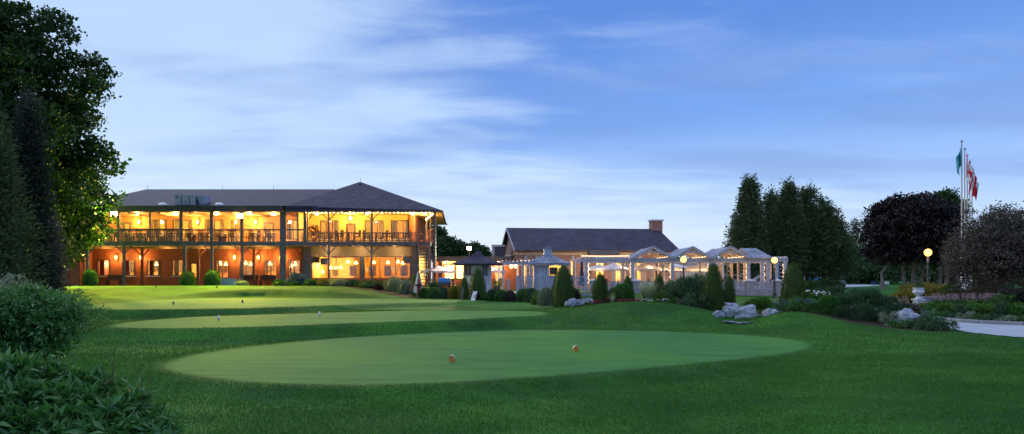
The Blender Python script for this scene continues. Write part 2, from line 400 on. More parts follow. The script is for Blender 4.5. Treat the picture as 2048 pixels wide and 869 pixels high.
def smooth_poly(p, it=2):
    for _ in range(it):
        q = np.roll(p, -1, 0); p = np.stack([p*.75+q*.25, p*.25+q*.75], 1).reshape(-1, 2)
    return p
TEEP = [(z, smooth_poly(p)) for z, p in TEEP]
CP = []
def cp(d, *pairs):
    for px, z in pairs: CP.append(((px-CX)*d/F, d, z))
cp(3, (-200,-.1),(1024,-.1),(2300,-.1))
cp(8, (0,-.05),(500,-.15),(1024,-.15),(1600,-.1),(2048,-.05))
cp(11, (300,-.1),(700,-.14),(1024,-.16),(1400,-.12),(1900,0))
cp(16, (150,-.02),(1700,-.04),(2048,0)); cp(20, (150,.02),(300,.0),(1650,.0),(1850,.0),(2048,.0))
cp(21, (420,.0)); cp(22.6, (600,-.02),(500,.0)); cp(24.5, (750,.0),(640,.06)); cp(26.3, (950,.05),(1100,.06),(1250,.06),(1400,.03))
cp(27.5, (1150,.20),(1300,.25),(900,.12)); cp(31, (1180,.52),(1250,.69),(1330,.66)); cp(30, (1400,.46)); cp(29, (1440,.25))
cp(28, (1480,.08)); cp(26.5, (1510,.03)); cp(31, (1500,.12)); cp(33, (1470,.2),(1540,.2)); cp(36,(1500,.2))
cp(32, (1130,.38)); cp(30, (1100,.22)); cp(27, (1565,.40)); cp(26.3, (1630,.36)); cp(25.5, (1700,.19)); cp(24, (1800,.05)); cp(23, (1900,.02)); cp(21.5, (2048,.02))
cp(22.5, (1600,.02),(1500,.0)); cp(25, (2048,.05),(2200,.05)); cp(29, (1880,.08),(2048,.12)); cp(28,(1780,.18))
cp(30, (1620,.46),(1720,.36)); cp(34, (1250,.55),(1380,.48),(1640,.45),(1780,.35),(1900,.35),(2048,.4))
cp(40, (1200,.45),(1350,.42),(1560,.25),(1750,.35),(1950,.5)); cp(50, (1180,.55),(1540,.27),(1750,.45),(1950,.7)); cp(58, (1540,.45))
cp(27, (120,.12),(200,.12)); cp(24, (120,.05)); cp(31, (90,.35)); cp(29.8, (250,.26)); cp(30.5, (420,.28),(600,.28)); cp(34, (100,.5),(720,.28)); cp(36, (850,.28),(950,.28)); cp(38, (1020,.32),(1100,.36))
cp(45, (120,.75),(300,.62)); cp(49.5, (0,1.1),(60,1.13),(200,1.14),(350,1.13),(500,1.14),(620,1.13)); cp(48.5, (690,1.02)); cp(48, (770,.75)); cp(47, (830,.50))
cp(44, (900,.45),(1000,.42),(1080,.42)); cp(51, (700,1.1),(860,.62),(900,.6),(1000,.62))
cp(56, (60,1.1),(300,1.1),(600,1.1),(800,1.1),(880,.75),(960,.7),(1100,.7),(1300,.6)); cp(65, (0,1.1),(400,1.1),(700,1.1),(1000,.85),(1300,.8),(1600,.5),(1900,.8))
cp(80, (-200,1.0),(400,1.0),(900,.9),(1400,.6),(1700,.5),(2048,.8)); cp(105, (0,1.0),(1024,.8),(1600,.5),(1750,.5),(2048,.8))
CPA = np.array(CP)
def _phi(dx, dy): return np.sqrt(dx*dx+dy*dy+1.0)
_A = _phi(CPA[:,0][:,None]-CPA[:,0][None], CPA[:,1][:,None]-CPA[:,1][None])
_n = len(CPA); _B = np.zeros((_n+1, _n+1)); _B[:_n,:_n] = _A-np.eye(_n)*(-.02); _B[:_n,_n] = 1; _B[_n,:_n] = 1
_W = np.linalg.solve(_B, np.append(CPA[:,2], 0))
def GZ(x, y):
    x = np.asarray(x, float); y = np.asarray(y, float); sh = x.shape; x = x.ravel(); y = y.ravel(); z = np.full(x.shape, _W[-1])
    for i in range(_n): z += _W[i]*_phi(x-CPA[i,0], y-CPA[i,1])
    far = np.clip((np.hypot(x, y*.9)-85)/40, 0, 1); far = far*far*(3-2*far)
    z = np.clip(z, -.4, 1.25)*(1-far)+.7*far
    for h, p in TEEP:
        m = (x > p[:,0].min()-3) & (x < p[:,0].max()+3) & (y > p[:,1].min()-3) & (y < p[:,1].max()+3)
        if not m.any(): continue
        s = sdist(p, x[m], y[m]); k = np.clip((s+1.15)/1.10, 0, 1); k = k*k*(3-2*k)
        z[m] = z[m]*(1-k)+h*k
    return z.reshape(sh)
def gz(x, y): return float(GZ([x], [y])[0])
def G(px, d): x = PX(px, d); return (x, d, gz(x, d))
BEDS = [[(690,50),(740,48.5),(800,46.6),(850,45.2),(900,44.2),(960,43.2),(1040,42),(1100,37.5),(1112,34.5),(1150,33.0),(1180,32.6),(1215,33.2),(1300,33),(1350,32),(1400,30.8),(1440,29.5),(1462,29.8),(1462,34),(1440,41),(1300,44),(1170,47),(1000,50),(870,53),(690,54)],
        [(1556,30),(1562,28),(1600,27.2),(1650,26.4),(1700,25.6),(1760,24.7),(1800,24.1),(1850,23.6),(1898,23.3),(1898,24.2),(1860,25.8),(1860,28.4),(1760,32),(1680,36),(1600,36)],
        [(1800,35),(1850,31.6),(1880,29.2),(2048,27.2),(2250,26),(2300,40),(2000,45),(1850,42),(1800,38)],
        [(540,55.4),(540,52.2),(620,51.5),(700,50.5),(700,55.4)]]
BEDP = [smooth_poly(np.array([((a-CX)*d/F, d) for a, d in b]), 1) for b in BEDS]
def axis(segs):
    out = [segs[0][0]]
    for a, b, s in segs:
        n = max(1, round((b-a)/s)); out += list(np.linspace(a, b, n+1)[1:])
    return np.array(out)
gx = axis([(-900,-300,100),(-300,-100,20),(-100,-45,3),(-45,-24,.4),(-24,24,.14),(24,45,.35),(45,100,3),(100,300,20),(300,900,100)])
gy = axis([(-30,4,2),(4,9,.3),(9,34,.12),(34,52,.22),(52,70,.6),(70,120,3),(120,300,15),(300,1500,100)])
XX, YY = np.meshgrid(gx, gy); ZZ = GZ(XX, YY)
_rs = np.random.RandomState(5)
ni, nj = XX.shape; idx = np.arange(ni*nj).reshape(ni, nj)
fc = np.stack([idx[:-1,:-1], idx[:-1,1:], idx[1:,1:], idx[1:,:-1]], -1).reshape(-1, 4)
ground = link_mesh('ground', np.stack([XX, YY, ZZ], -1).reshape(-1, 3), fc, 'lawn', smooth=True); ground['kind'] = 'structure'
tv = np.max([sdist(p, XX.ravel(), YY.ravel()) for _, p in TEEP], axis=0); bv = np.max([sdist(p, XX.ravel(), YY.ravel()) for p in BEDP], axis=0)
for nm, val in (('tee', tv), ('bed', bv)):
    a = ground.data.attributes.new(nm, 'FLOAT', 'POINT'); a.data.foreach_set('value', np.clip(val, -5, 5).astype(np.float32))
def sheet(name, pts, mat, lift=.012, step=1.0):
    """paved sheet that follows the ground"""
    p = smooth_poly(np.array(pts, float), 2); xs = np.arange(p[:,0].min(), p[:,0].max()+step, step); ys = np.arange(p[:,1].min(), p[:,1].max()+step, step)
    a, b = np.meshgrid(xs, ys); dd = sdist(p, a, b); n = a.shape; z = GZ(a, b)+lift; ii = np.arange(a.size).reshape(n)
    ok = (dd > 0); q = ok[:-1,:-1] & ok[1:,:-1] & ok[:-1,1:] & ok[1:,1:]
    f = np.stack([ii[:-1,:-1], ii[:-1,1:], ii[1:,1:], ii[1:,:-1]], -1)[q]
    o = link_mesh(name, np.stack([a, b, z], -1).reshape(-1, 3), f, mat, smooth=True); o['kind'] = 'structure'; return o
sheet('path', [((a-CX)*d/F, d) for a, d in [(1862,27.6),(1900,23.9),(1990,21.9),(2060,20.9),(2350,19),(2400,24),(2200,25),(2048,26),(1960,27.2),(1885,28.8),(1800,31),(1700,35),(1640,38),(1600,42),(1560,44),(1560,41),(1620,35),(1700,31),(1800,27.5)]], 'concrete', .02, .12)
sheet('parking_lot', [((a-CX)*d/F, d) for a, d in [(1440,82),(1600,84),(1690,92),(1765,104),(1768,112),(1700,128),(1500,135),(1300,135),(1300,84)]], 'concrete', .03, .8)
sheet('service_road', [((a-CX)*d/F, d) for a, d in [(-200,64),(60,60),(113,61),(125,66),(60,70),(-200,76)]], 'concrete', .03, .5)
# kerb along the far side of the path
kb = MB(); kp = [((a-CX)*d/F, d) for a, d in [(1872,29.15),(1885,28.85),(1925,28.0),(1960,27.35),(2000,26.75),(2048,26.1),(2120,25.5),(2200,25.0)]]
for (a, b), (c, d) in zip(kp[:-1], kp[1:]): kb.bar((a, b, gz(a, b)+.05), (c, d, gz(c, d)+.05), .16, .16)
tag(kb.build('path_kerb', 'stone_block'), kind='structure')
# short rough grass: blades where single blades can still be told
rs = np.random.RandomState(11)
def blades(n, y0, y1, h, wd, seed):
    rs = np.random.RandomState(seed)
    y = np.sqrt(rs.uniform(y0*y0, y1*y1, n)); x = rs.uniform(-.73, .73, n)*y
    td = np.max([sdist(p, x, y) for _, p in TEEP], axis=0); bd = np.max([sdist(p, x, y) for p in BEDP], axis=0)
    pth = sdist(np.array([((a-CX)*d/F, d) for a, d in [(1862,27.6),(1900,23.9),(1990,21.9),(2060,20.9),(2350,19),(2400,24),(2200,25),(2048,26),(1885,28.8),(1800,31),(1800,27.5)]]), x, y)
    ok = (td < .04-.30*rs.uniform(0, 1, n)**2) & (bd < -.02) & (pth < -.15); td = np.where(ok, td, -9); x = x[ok]; y = y[ok]; td = td[ok]; n = len(x); z = GZ(x, y)-.004
    cl = .55+.6*np.clip(np.sin(x*2.1+np.sin(y*1.7)*2)*np.sin(y*2.6+x*.8)*.5+.5+rs.normal(0, .25, n), 0, 1.2)
    hh = h*cl*rs.uniform(.6, 1.15, n)*np.clip(.35-td*1.6, .3, 1); a = rs.uniform(0, 6.28, n); ln = rs.normal(0, .45, n)*hh; la = rs.uniform(0, 6.28, n)
    wx = np.cos(a)*wd/2; wy = np.sin(a)*wd/2
    v = np.stack([np.stack([x-wx, y-wy, z], -1), np.stack([x+wx, y+wy, z], -1), np.stack([x+np.cos(la)*ln, y+np.sin(la)*ln, z+hh], -1)], 1)
    return v.reshape(-1, 3), rs.uniform(0, 1, n)*.7+cl*.3
B = [blades(330000, 6.5, 17, .042, .010, 1), blades(260000, 17, 34, .05, .018, 2)]
gv = np.concatenate([b[0] for b in B]); gt = np.concatenate([b[1] for b in B])
gr = link_mesh('rough_grass', gv, np.arange(len(gv)).reshape(-1, 3), 'grass_blade', tint=gt)
tag(gr, 'short dark green rough grass on the lawn around the tees', 'grass', kind='stuff')
# ================================================================ plants
def unit(v): return v/np.maximum(np.linalg.norm(v, axis=1, keepdims=True), 1e-9)
def leafmesh(rs, c, ax, nr, L, W, fold=.25):
    """pointed folded leaves: c base points, ax tip direction, nr facing"""
    ax = unit(ax); sd = unit(np.cross(nr, ax)); nr = np.cross(ax, sd); L = L[:,None]; W = W[:,None]
    v0 = c; v1 = c+ax*L*.45-sd*W*.5-nr*W*fold*.0+nr*W*fold; v2 = c+ax*L-nr*L*.12; v3 = c+ax*L*.45+sd*W*.5+nr*W*fold
    v = np.stack([v0, v1, v2, v3], 1).reshape(-1, 3); k = np.arange(len(c))*4
    f = np.stack([np.stack([k, k+3, k+2], -1), np.stack([k, k+2, k+1], -1)], 1).reshape(-1, 3)
    return v, f
def foliage(rs, cen, out, spread, per, size, aspect=.5, flat=.6, upb=.5, outb=.6, var=.35, droop=0.0, inner=0.0):
    """leaves round many small twig centres; out = outward direction of each centre"""
    n = len(cen); c = np.repeat(cen, per, 0); o = np.repeat(out, per, 0); N = len(c)
    off = rs.normal(0, 1, (N, 3))*spread*np.array([1, 1, flat]); c = c+off
    ax = unit(rs.normal(0, 1, (N, 3))*(1-outb)+o*outb+np.array([0, 0, -droop]))
    nr = unit(rs.normal(0, .55, (N, 3))+np.array([0, 0, upb])+o*.35)
    L = size*rs.uniform(1-var, 1+var, N); v, f = leafmesh(rs, c, ax, nr, L, L*aspect)
    t = np.repeat(np.clip(rs.normal(.5, .2, n), 0, 1), per)*.6+rs.uniform(0, 1, N)*.4
    return v, f, np.repeat(t, 2)
def shellpts(rs, clumps, n, inner=.6, low=-.6):
    C = np.array([c[0] for c in clumps]); Rr = np.array([c[1] for c in clumps]); wgt = (Rr.prod(1))**.67; k = rs.choice(len(C), n, p=wgt/wgt.sum())
    u = unit(rs.normal(0, 1, (n, 3))); u[:,2] = np.where(u[:,2] < low, -u[:,2], u[:,2])
    r = 1-(1-inner)*rs.uniform(0, 1, n)**2
    return C[k]+u*Rr[k]*r[:,None], unit(u/Rr[k]*Rr[k].mean())
def clumps_in(rs, c, R, n, r, jitter=.15, low=-.5):
    out = []; g = math.pi*(3-math.sqrt(5))
    for i in range(n):
        z = 1-(1-low)*(i+.5)/n; q = math.sqrt(max(0, 1-z*z)); a = g*i+rs.uniform(-.3, .3); k = rs.uniform(.72, .92)
        p = np.array([q*math.cos(a), q*math.sin(a), z])*k*np.array(R)+np.array(c)+rs.normal(0, jitter, 3)
        rr = r*rs.uniform(.7, 1.3); out.append((p, np.array([rr, rr, rr*.72])))
    for i in range(n//3):
        p = unit(rs.normal(0, 1, (1, 3)))[0]*np.array(R)*rs.uniform(.2, .55)+np.array(c); out.append((p, np.array([r, r, r])*1.1))
    return out
def wood(mb, base, tips, r0, rs, lean=(0,0)):
    """tapered trunk with limbs that reach the clumps"""
    b = Vector(base); top = Vector(tips[0]); tr = [b+(top-b)*k+Vector((rs.normal(0, .04), rs.normal(0, .04), 0))*(k > 0)*(top-b).length*.12 for k in (0, .15, .35, .55, .75, 1)]
    tr[0] = b+Vector((0, 0, -.2)); mb.tube(tr, [r0*1.25, r0, r0*.85, r0*.65, r0*.4, r0*.1], 9)
    for q in tips[1:]:
        q = Vector(q); k = min(3.7, max(1.0, (q.z-b.z)/(top.z-b.z+.01)*5*.6)); i = int(k); s = tr[i]+(tr[i+1]-tr[i])*(k-i)
        m = (s+q)/2+Vector((rs.normal(0, .1), rs.normal(0, .1), -.06*(q-s).length)); mb.tube([s, m, q], [r0*.32, r0*.2, r0*.04], 6)
def tree(name, label, cat, base, H, clumps, mat, n, per, spread, size, rs, r0=.3, bark='bark', aspect=.55, group=None, limbs=14, outb=.5, flat=.5, inner=.6, low=-.6, topz=None, trunk=True, droop=0.0, upb=.5):
    t = thing(name, label, cat, base, 0, group)
    if trunk:
        mb = MB(); ks = sorted(range(len(clumps)), key=lambda i: -clumps[i][0][2]); pick = [ks[0]]+list(rs.choice(len(clumps), min(limbs, len(clumps)), replace=False))
        tips = [tuple(clumps[i][0]) for i in pick]; tips[0] = (base[0]*.6+tips[0][0]*.4, base[1]*.6+tips[0][1]*.4, tips[0][2])
        wood(mb, base, tips, r0, rs); mb.build('trunk', bark, t, smooth=True)
    c, o = shellpts(rs, clumps, n, inner, low)
    v, f, ti = foliage(rs, c, o, spread, per, size, aspect, flat, upb, outb, droop=droop)
    link_mesh('crown', v, f, mat, t, tint=ti); return t
def cone_clumps(rs, base, H, Rb, n, r, p=.8, z0=.06, top=1.0, ell=False):
    """envelope of a conifer: wide below, pointed above"""
    out = []; g = 2.4
    for i in range(n):
        k = z0+(1-z0)*((i+.5)/n)**1.0; q = Rb*(1-k)**p if not ell else Rb*math.sin(math.pi*min(1, .18+k*.82))**.6
        a = g*i+rs.uniform(-.5, .5); rr = max(.10*Rb, min(r, r*(1-k)**.55+.12*Rb))*rs.uniform(.8, 1.25); qq = max(0, q-rr*.6)*rs.uniform(.75, 1.08)
        out.append((np.array([base[0]+qq*math.cos(a), base[1]+qq*math.sin(a), base[2]+k*H]), np.array([rr, rr, rr*1.5])))
    for i in range(int(n*.5)):
        k = z0+(1-z0)*rs.uniform(0, .95); q = Rb*(1-k)**p*.5 if not ell else Rb*.5*math.sin(math.pi*min(1, .18+k*.82))
        a = rs.uniform(0, 6.28); out.append((np.array([base[0]+q*math.cos(a), base[1]+q*math.sin(a), base[2]+k*H]), np.array([r, r, r*1.3])*max(.3, (1-k))))
    return out
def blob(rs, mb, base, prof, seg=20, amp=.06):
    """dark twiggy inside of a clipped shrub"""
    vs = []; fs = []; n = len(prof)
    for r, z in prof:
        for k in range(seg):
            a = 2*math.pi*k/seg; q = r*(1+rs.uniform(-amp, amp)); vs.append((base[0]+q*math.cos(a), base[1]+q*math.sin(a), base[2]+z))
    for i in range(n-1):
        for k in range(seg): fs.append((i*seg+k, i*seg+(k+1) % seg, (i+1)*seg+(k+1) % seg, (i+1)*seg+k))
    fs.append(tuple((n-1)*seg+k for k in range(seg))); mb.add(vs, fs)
def clipped(name, label, cat, base, prof, mat, n, size, seed, group=None, aspect=.6, depth=.08, lean=0, amp=.07, outb=.75, per=1, sx=1.0):
    """closely clipped evergreen: prof = [(radius, height)...] from the ground up"""
    rs = np.random.RandomState(seed); pr = np.array(prof, float); mb = MB()
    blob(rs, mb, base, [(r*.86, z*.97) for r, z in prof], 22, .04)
    seg = np.hypot(np.diff(pr[:,0]), np.diff(pr[:,1]))*(pr[1:,0]+pr[:-1,0]+.02); k = rs.choice(len(seg), n, p=seg/seg.sum()); u = rs.uniform(0, 1, n)
    r = pr[k,0]*(1-u)+pr[k+1,0]*u; z = pr[k,1]*(1-u)+pr[k+1,1]*u; a = rs.uniform(0, 6.283, n)
    ph = rs.uniform(0, 6.28, 4); lump = 1+amp*(np.sin(a*3+ph[0]+z*3)*.5+np.sin(a*5+ph[1]-z*5)*.5+np.sin(z*9+ph[2]+a*2)*.4)
    H = pr[-1,1]; dr = pr[k+1,0]-pr[k,0]; dz = pr[k+1,1]-pr[k,1]; L = np.hypot(dr, dz)+1e-9
    o = np.stack([np.cos(a)*dz/L, np.sin(a)*dz/L, -dr/L], -1); rr = r*lump-depth*rs.uniform(0, 1, n)**1.5
    c = np.stack([base[0]+np.cos(a)*rr*sx, base[1]+np.sin(a)*rr, base[2]+z*(1+(lump-1)*.3)-depth*.3], -1)
    v, f, ti = foliage(rs, c, unit(o), size*.5, per, size, aspect, 1, .5, outb)
    bv = np.array(mb.v); bv[:,0] = base[0]+(bv[:,0]-base[0])*sx; bf = []
    for q in mb.f:
        for j in range(1, len(q)-1): bf.append((q[0], q[j], q[j+1]))
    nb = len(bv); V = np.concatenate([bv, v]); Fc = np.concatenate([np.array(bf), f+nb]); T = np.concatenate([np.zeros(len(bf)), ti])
    return tag(link_mesh(name, V, Fc, mat, origin=base, tint=T), label, cat, group)
def dome(R, H, n=7): return [(R*.82, 0), (R, H*.22)]+[(R*math.cos(t)**.8, H*(.22+.78*math.sin(t))) for t in np.linspace(.15, 1.5, n)]
def conep(R, H): return [(R*.90, 0), (R*1.0, H*.12), (R*1.0, H*.28), (R*.93, H*.48), (R*.79, H*.66), (R*.60, H*.82), (R*.36, H*.94), (R*.05, H)]
def shrub(name, label, cat, base, R, H, mat, n, per, size, seed, group=None, aspect=.5, spread=None, outb=.6, sx=1.0, flat=.8, upb=.5, k=12, droop=0.0, r=None):
    """loose leafy shrub of many twigs, with stems inside"""
    rs = np.random.RandomState(seed); t = thing(name, label, cat, base, 0, group)
    cl = clumps_in(rs, (base[0], base[1], base[2]+H*.42), (R*sx, R, H*.55), k, (r or R*.42), R*.05, -.45)
    mb = MB()
    for i in range(min(7, len(cl))):
        q = cl[rs.randint(len(cl))][0]; mb.tube([(base[0]+rs.normal(0, .04), base[1]+rs.normal(0, .04), base[2]-.05), tuple((np.array(base)+q)/2+rs.normal(0, .04, 3)), tuple(q)], [.022, .015, .006], 5)
    mb.build('stem', 'bark', t)
    c, o = shellpts(rs, cl, n, .35); c[:,2] = np.maximum(c[:,2], base[2]+.02)
    v, f, ti = foliage(rs, c, o, spread or R*.07, per, size, aspect, flat, upb, outb, droop=droop)
    link_mesh('foliage', v, f, mat, t, tint=ti); return t
def strands(rs, base, n, H, spread, w, R0=.12, curve=1.0):
    """arching grass leaves as narrow ribbons"""
    vs = []; fs = []; ti = []; K = 6
    for i in range(n):
        a = rs.uniform(0, 6.283); h = H*rs.uniform(.6, 1.1); s = spread*rs.uniform(.2, 1.0)*curve; r = R0*math.sqrt(rs.uniform()); x = base[0]+r*math.cos(a+1); y = base[1]+r*math.sin(a+1); sx, sy = -math.sin(a)*w/2, math.cos(a)*w/2; m = len(vs)
        for j in range(K):
            u = j/(K-1); q = s*u**1.7; z = h*(u*1.25-.42*u**3*(s/spread)); ww = 1-u*.85
            px, py, pz = x+math.cos(a)*q, y+math.sin(a)*q, base[2]+z; vs += [(px-sx*ww, py-sy*ww, pz), (px+sx*ww, py+sy*ww, pz)]
        for j in range(K-1): fs.append((m+2*j, m+2*j+1, m+2*j+3, m+2*j+2))
        ti += [rs.uniform()]*(K-1)
    return np.array(vs), np.array(fs), ti
def rock(mb, c, s, rs, rz=0, sub=3, rough=.16):
    """quarried block: squashed, chipped, layered"""
    import bmesh
    bm = bmesh.new(); bmesh.ops.create_cube(bm, size=2); bmesh.ops.subdivide_edges(bm, edges=bm.edges[:], cuts=5, use_grid_fill=True)
    ph = rs.uniform(0, 9, 6); ca, sa = math.cos(rz), math.sin(rz)
    tl = rs.uniform(-.16, .16, 2)
    for v in bm.verts:
        p = v.co.copy(); l = max(abs(p.x), abs(p.y), abs(p.z)); q = p.normalized()*1.25; p = (p*.62+q*.38)*.82
        from mathutils import noise as mn
        nv = mn.noise_vector(Vector((p.x*1.3+ph[0], p.y*1.3+ph[1], p.z*1.8+ph[2]))); n2 = mn.noise_vector(Vector((p.x*4+ph[3], p.y*4, p.z*5+ph[4])))
        p += nv*rough*2.2+n2*rough*.6; p.z += math.copysign(.05, math.sin(p.z*6+ph[5]))
        x, y, z = p.x*s[0], p.y*s[1], p.z*s[2]+p.x*s[0]*tl[0]+p.y*s[1]*tl[1]; v.co = (c[0]+x*ca-y*sa, c[1]+x*sa+y*ca, c[2]+z)
    bm.verts.index_update(); mb.add([tuple(v.co) for v in bm.verts], [tuple(v.index for v in f.verts) for f in bm.faces]); bm.free()
# ================================================================ clubhouse
D0, DB = 56.0, 59.5
ZG, ZD0, ZD1, ZE, ZF = 1.1, 4.13, 4.43, 6.63, 7.06
club = thing('clubhouse', 'two storey brick clubhouse with dark hipped roof and long lit upper veranda', 'clubhouse', (PX(490, D0), D0, ZG))
def curtain(par, x0, x1, z0, z1, y, mat='curtain', lean=0):
    mb = MB(); n = 10; vs = []; fs = []
    for i in range(n+1):
        u = i/n; yy = y+(.04 if i % 2 else 0); x = x0+(x1-x0)*u; vs += [(x+lean*(1-0), yy, z0), (x, yy, z1)]
    for i in range(n): fs.append((2*i, 2*i+2, 2*i+3, 2*i+1))
    mb.add(vs, fs); return mb.build('curtain', mat, par)
def win(par, x0, x1, z0, z1, y, nm=1, name='window', fr='wood_dark', fw=.07, cur='curtain', sill=True, trans=None, cw=.26):
    f = MB(); a, b = y-.03, y+.08
    f.box(x0, x0+fw, a, b, z0, z1).box(x1-fw, x1, a, b, z0, z1).box(x0+fw, x1-fw, a, b, z1-fw, z1).box(x0+fw, x1-fw, a, b, z0, z0+fw)
    for i in range(nm):
        c = x0+(x1-x0)*(i+1)/(nm+1); f.box(c-fw*.4, c+fw*.4, a+.01, b-.01, z0+fw, z1-fw)
    if trans: f.box(x0+fw, x1-fw, a+.015, b-.015, trans-.03, trans+.03)
    w_ = f.build(name, fr, par)
    MB().add([(x0+fw, y+.03, z0+fw), (x1-fw, y+.03, z0+fw), (x1-fw, y+.03, z1-fw), (x0+fw, y+.03, z1-fw)], [(0,1,2,3)]).build('pane', 'glass', w_)
    if sill: MB().box(x0-.06, x1+.06, y-.10, y-.032, z0-.08, z0-.002).build('sill', 'stone_cap', w_)
    if cur:
        cs = (cur, cur) if isinstance(cur, str) else cur; g = (x1-x0)
        curtain(w_, x0+.02, x0+g*cw, z0, z1, y+.34, cs[0]); curtain(w_, x1-g*cw, x1-.02, z0, z1, y+.34, cs[1])
    return w_
def door(par, x0, x1, z0, z1, y, mat='wood_dark', glass=True):
    f = MB(); fw = .13; a, b = y-.02, y+.06
    f.box(x0, x0+fw, a, b, z0, z1).box(x1-fw, x1, a, b, z0, z1).box(x0+fw, x1-fw, a, b, z1-fw, z1).box(x0+fw, x1-fw, a, b, z0, z0+.25)
    d_ = f.build('door', mat, par)
    MB().add([(x0+fw, y+.02, z0+.25), (x1-fw, y+.02, z0+.25), (x1-fw, y+.02, z1-fw), (x0+fw, y+.02, z1-fw)], [(0,1,2,3)]).build('pane', 'glass', d_)
    MB().bar((x1-.09, y-.06, z0+1.0), (x1-.09, y-.06, z0+1.2), .03).build('handle', 'metal_light', d_)
# --- openings
def hx(l, d): return [(PX(a, d), PX(b, d)) for a, b in l]
gw = [(194,221,0),(246,271,0),(294,320,0),(344,368,0),(432,458,1),(480,506,1),(528.6,554.5,1),(576,601,1)]
gdoor = (380, 396)
zw1 = PZ(520, DB); zw0a = PZ(552, DB); zw0b = PZ(557, DB)
holes = [(PX(a, DB), PX(b, DB), zw0b if k else zw0a, zw1) for a, b, k in gw]+[(PX(gdoor[0], DB), PX(gdoor[1], DB), ZG, PZ(525, DB))]
XL, XM = PX(160, DB), PX(620, DB)
MB().wall(XL, XM, ZG-.3, 4.12, DB, .25, [(a, b, c if c > ZG else ZG, d) for a, b, c, d in holes]).build('wall', 'brick_red', club)
for i, (a, b, c, d) in enumerate(holes[:-1]):
    win(club, a, b, c, d, DB, 1, cur=('curtain_red', 'curtain') if i in (0, 2) else ('curtain', 'curtain') if i != 1 else ('curtain_red', 'curtain'), cw=.30 if i < 4 else .16, fr='wood_dark')
a, b, c, d = holes[-1]; door(club, a, b, ZG, d, DB)
# left projecting brick room
MB().box(PX(112, 57.8), PX(160, 57.8), 57.8, 68, ZG-.3, 4.12).build('brick_room', 'brick_red', club)
# upper rear wall of the veranda
uw = [(189,212),(304,334),(345,384),(409,448),(462,480),(574,598)]; ud = [(246,262),(527,548)]
zu1, zu0 = PZ(439.5, DB), PZ(480, DB)
hu = [(PX(a, DB), PX(b, DB), zu0, zu1) for a, b in uw]+[(PX(a, DB), PX(b, DB), ZD1, PZ(445, DB)) for a, b in ud]
MB().wall(PX(118, DB), PX(608, DB), ZD1, ZE+.02, DB, .25, hu).build('upper_wall', 'brick_gold', club)
for a, b, c, d in hu[:6]: win(club, a, b, c, d, DB, 1, fr='wood_dark', cw=.3)
for a, b, c, d in hu[6:]: door(club, a, b, c, d, DB)
# rear and side walls, floors between
s = MB(); s.box(PX(118, DB)-.25, PX(118, DB), DB+.002, 70, ZD1, ZE).box(XL, PX(830, DB), 70, 70.25, ZG-.3, ZE+.02).box(-7.9, -7.65, 58.0, 70, ZG-.3, ZE)
s.build('rear_wall', 'brick_red', club)
MB().box(PX(128, D0), XM, D0+.3, 69.9, ZD0+.03, ZD1-.03).build('upper_floor', 'wood_ceiling', club)
# rooms seen through the glass
def room(x0, x1, y0, y1, z0, z1, mat, fl='paving', name='room'):
    m_ = MB(); m_.add([(x0,y1,z0),(x1,y1,z0),(x1,y1,z1),(x0,y1,z1)], [(0,1,2,3)]); m_.add([(x0,y0,z0),(x0,y1,z0),(x0,y1,z1),(x0,y0,z1)], [(0,1,2,3)]); m_.add([(x1,y0,z0),(x1,y1,z0),(x1,y1,z1),(x1,y0,z1)], [(0,3,2,1)])
    m_.add([(x0,y0,z1),(x1,y0,z1),(x1,y1,z1),(x0,y1,z1)], [(0,1,2,3)]); m_.k = 1; m_.add([(x0,y0,z0),(x1,y0,z0),(x1,y1,z0),(x0,y1,z0)], [(0,1,2,3)])
    return m_.build(name, [mat, fl], club)
room(XL+.3, PX(402, 63), DB+.27, 64.2, ZG+.01, 4.08, 'plaster_cream'); room(PX(404, 63), XM-.1, DB+.27, 65.2, ZG+.02, 4.07, 'plaster_warm')
room(PX(120, DB)+.1, PX(606, DB), DB+.27, 64.0, ZD1+.01, ZE-.02, 'plaster_cream')
for px in (215, 300, 372): plight('room_light', P(px, 528, 61.6), 130, (1, .62, .25), .25)
for px in (440, 490, 545, 592): plight('room_light', P(px, 526, 62), 170, (1, .55, .22), .25)
for px in (205, 320, 420, 560): plight('room_light', P(px, 446, 61.8), 170, (1, .55, .14), .3)
# pictures and sideboards in the lower rooms
for px, py in ((210,533),(262,535),(308,532),(356,534),(445,535),(497,540),(540,533),(590,533)):
    x, y, z = P(px, py, 64.0 if px < 400 else 65.0); MB().box(x-.35, x+.35, y, y+.04, z-.45, z+.45).build('picture', 'picture', club)
for px, py in ((214,526),(313,530),(441,529),(452,530),(492,528),(502,530),(540,529),(590,530),(582,533)):
    x, y, z = P(px, py, 62.2); MB().lathe((x, y, z), [(.02,.25),(.13,.02),(.16,-.04),(.02,-.08)], 10).build('ceiling_lamp', 'lamp_warm', club)
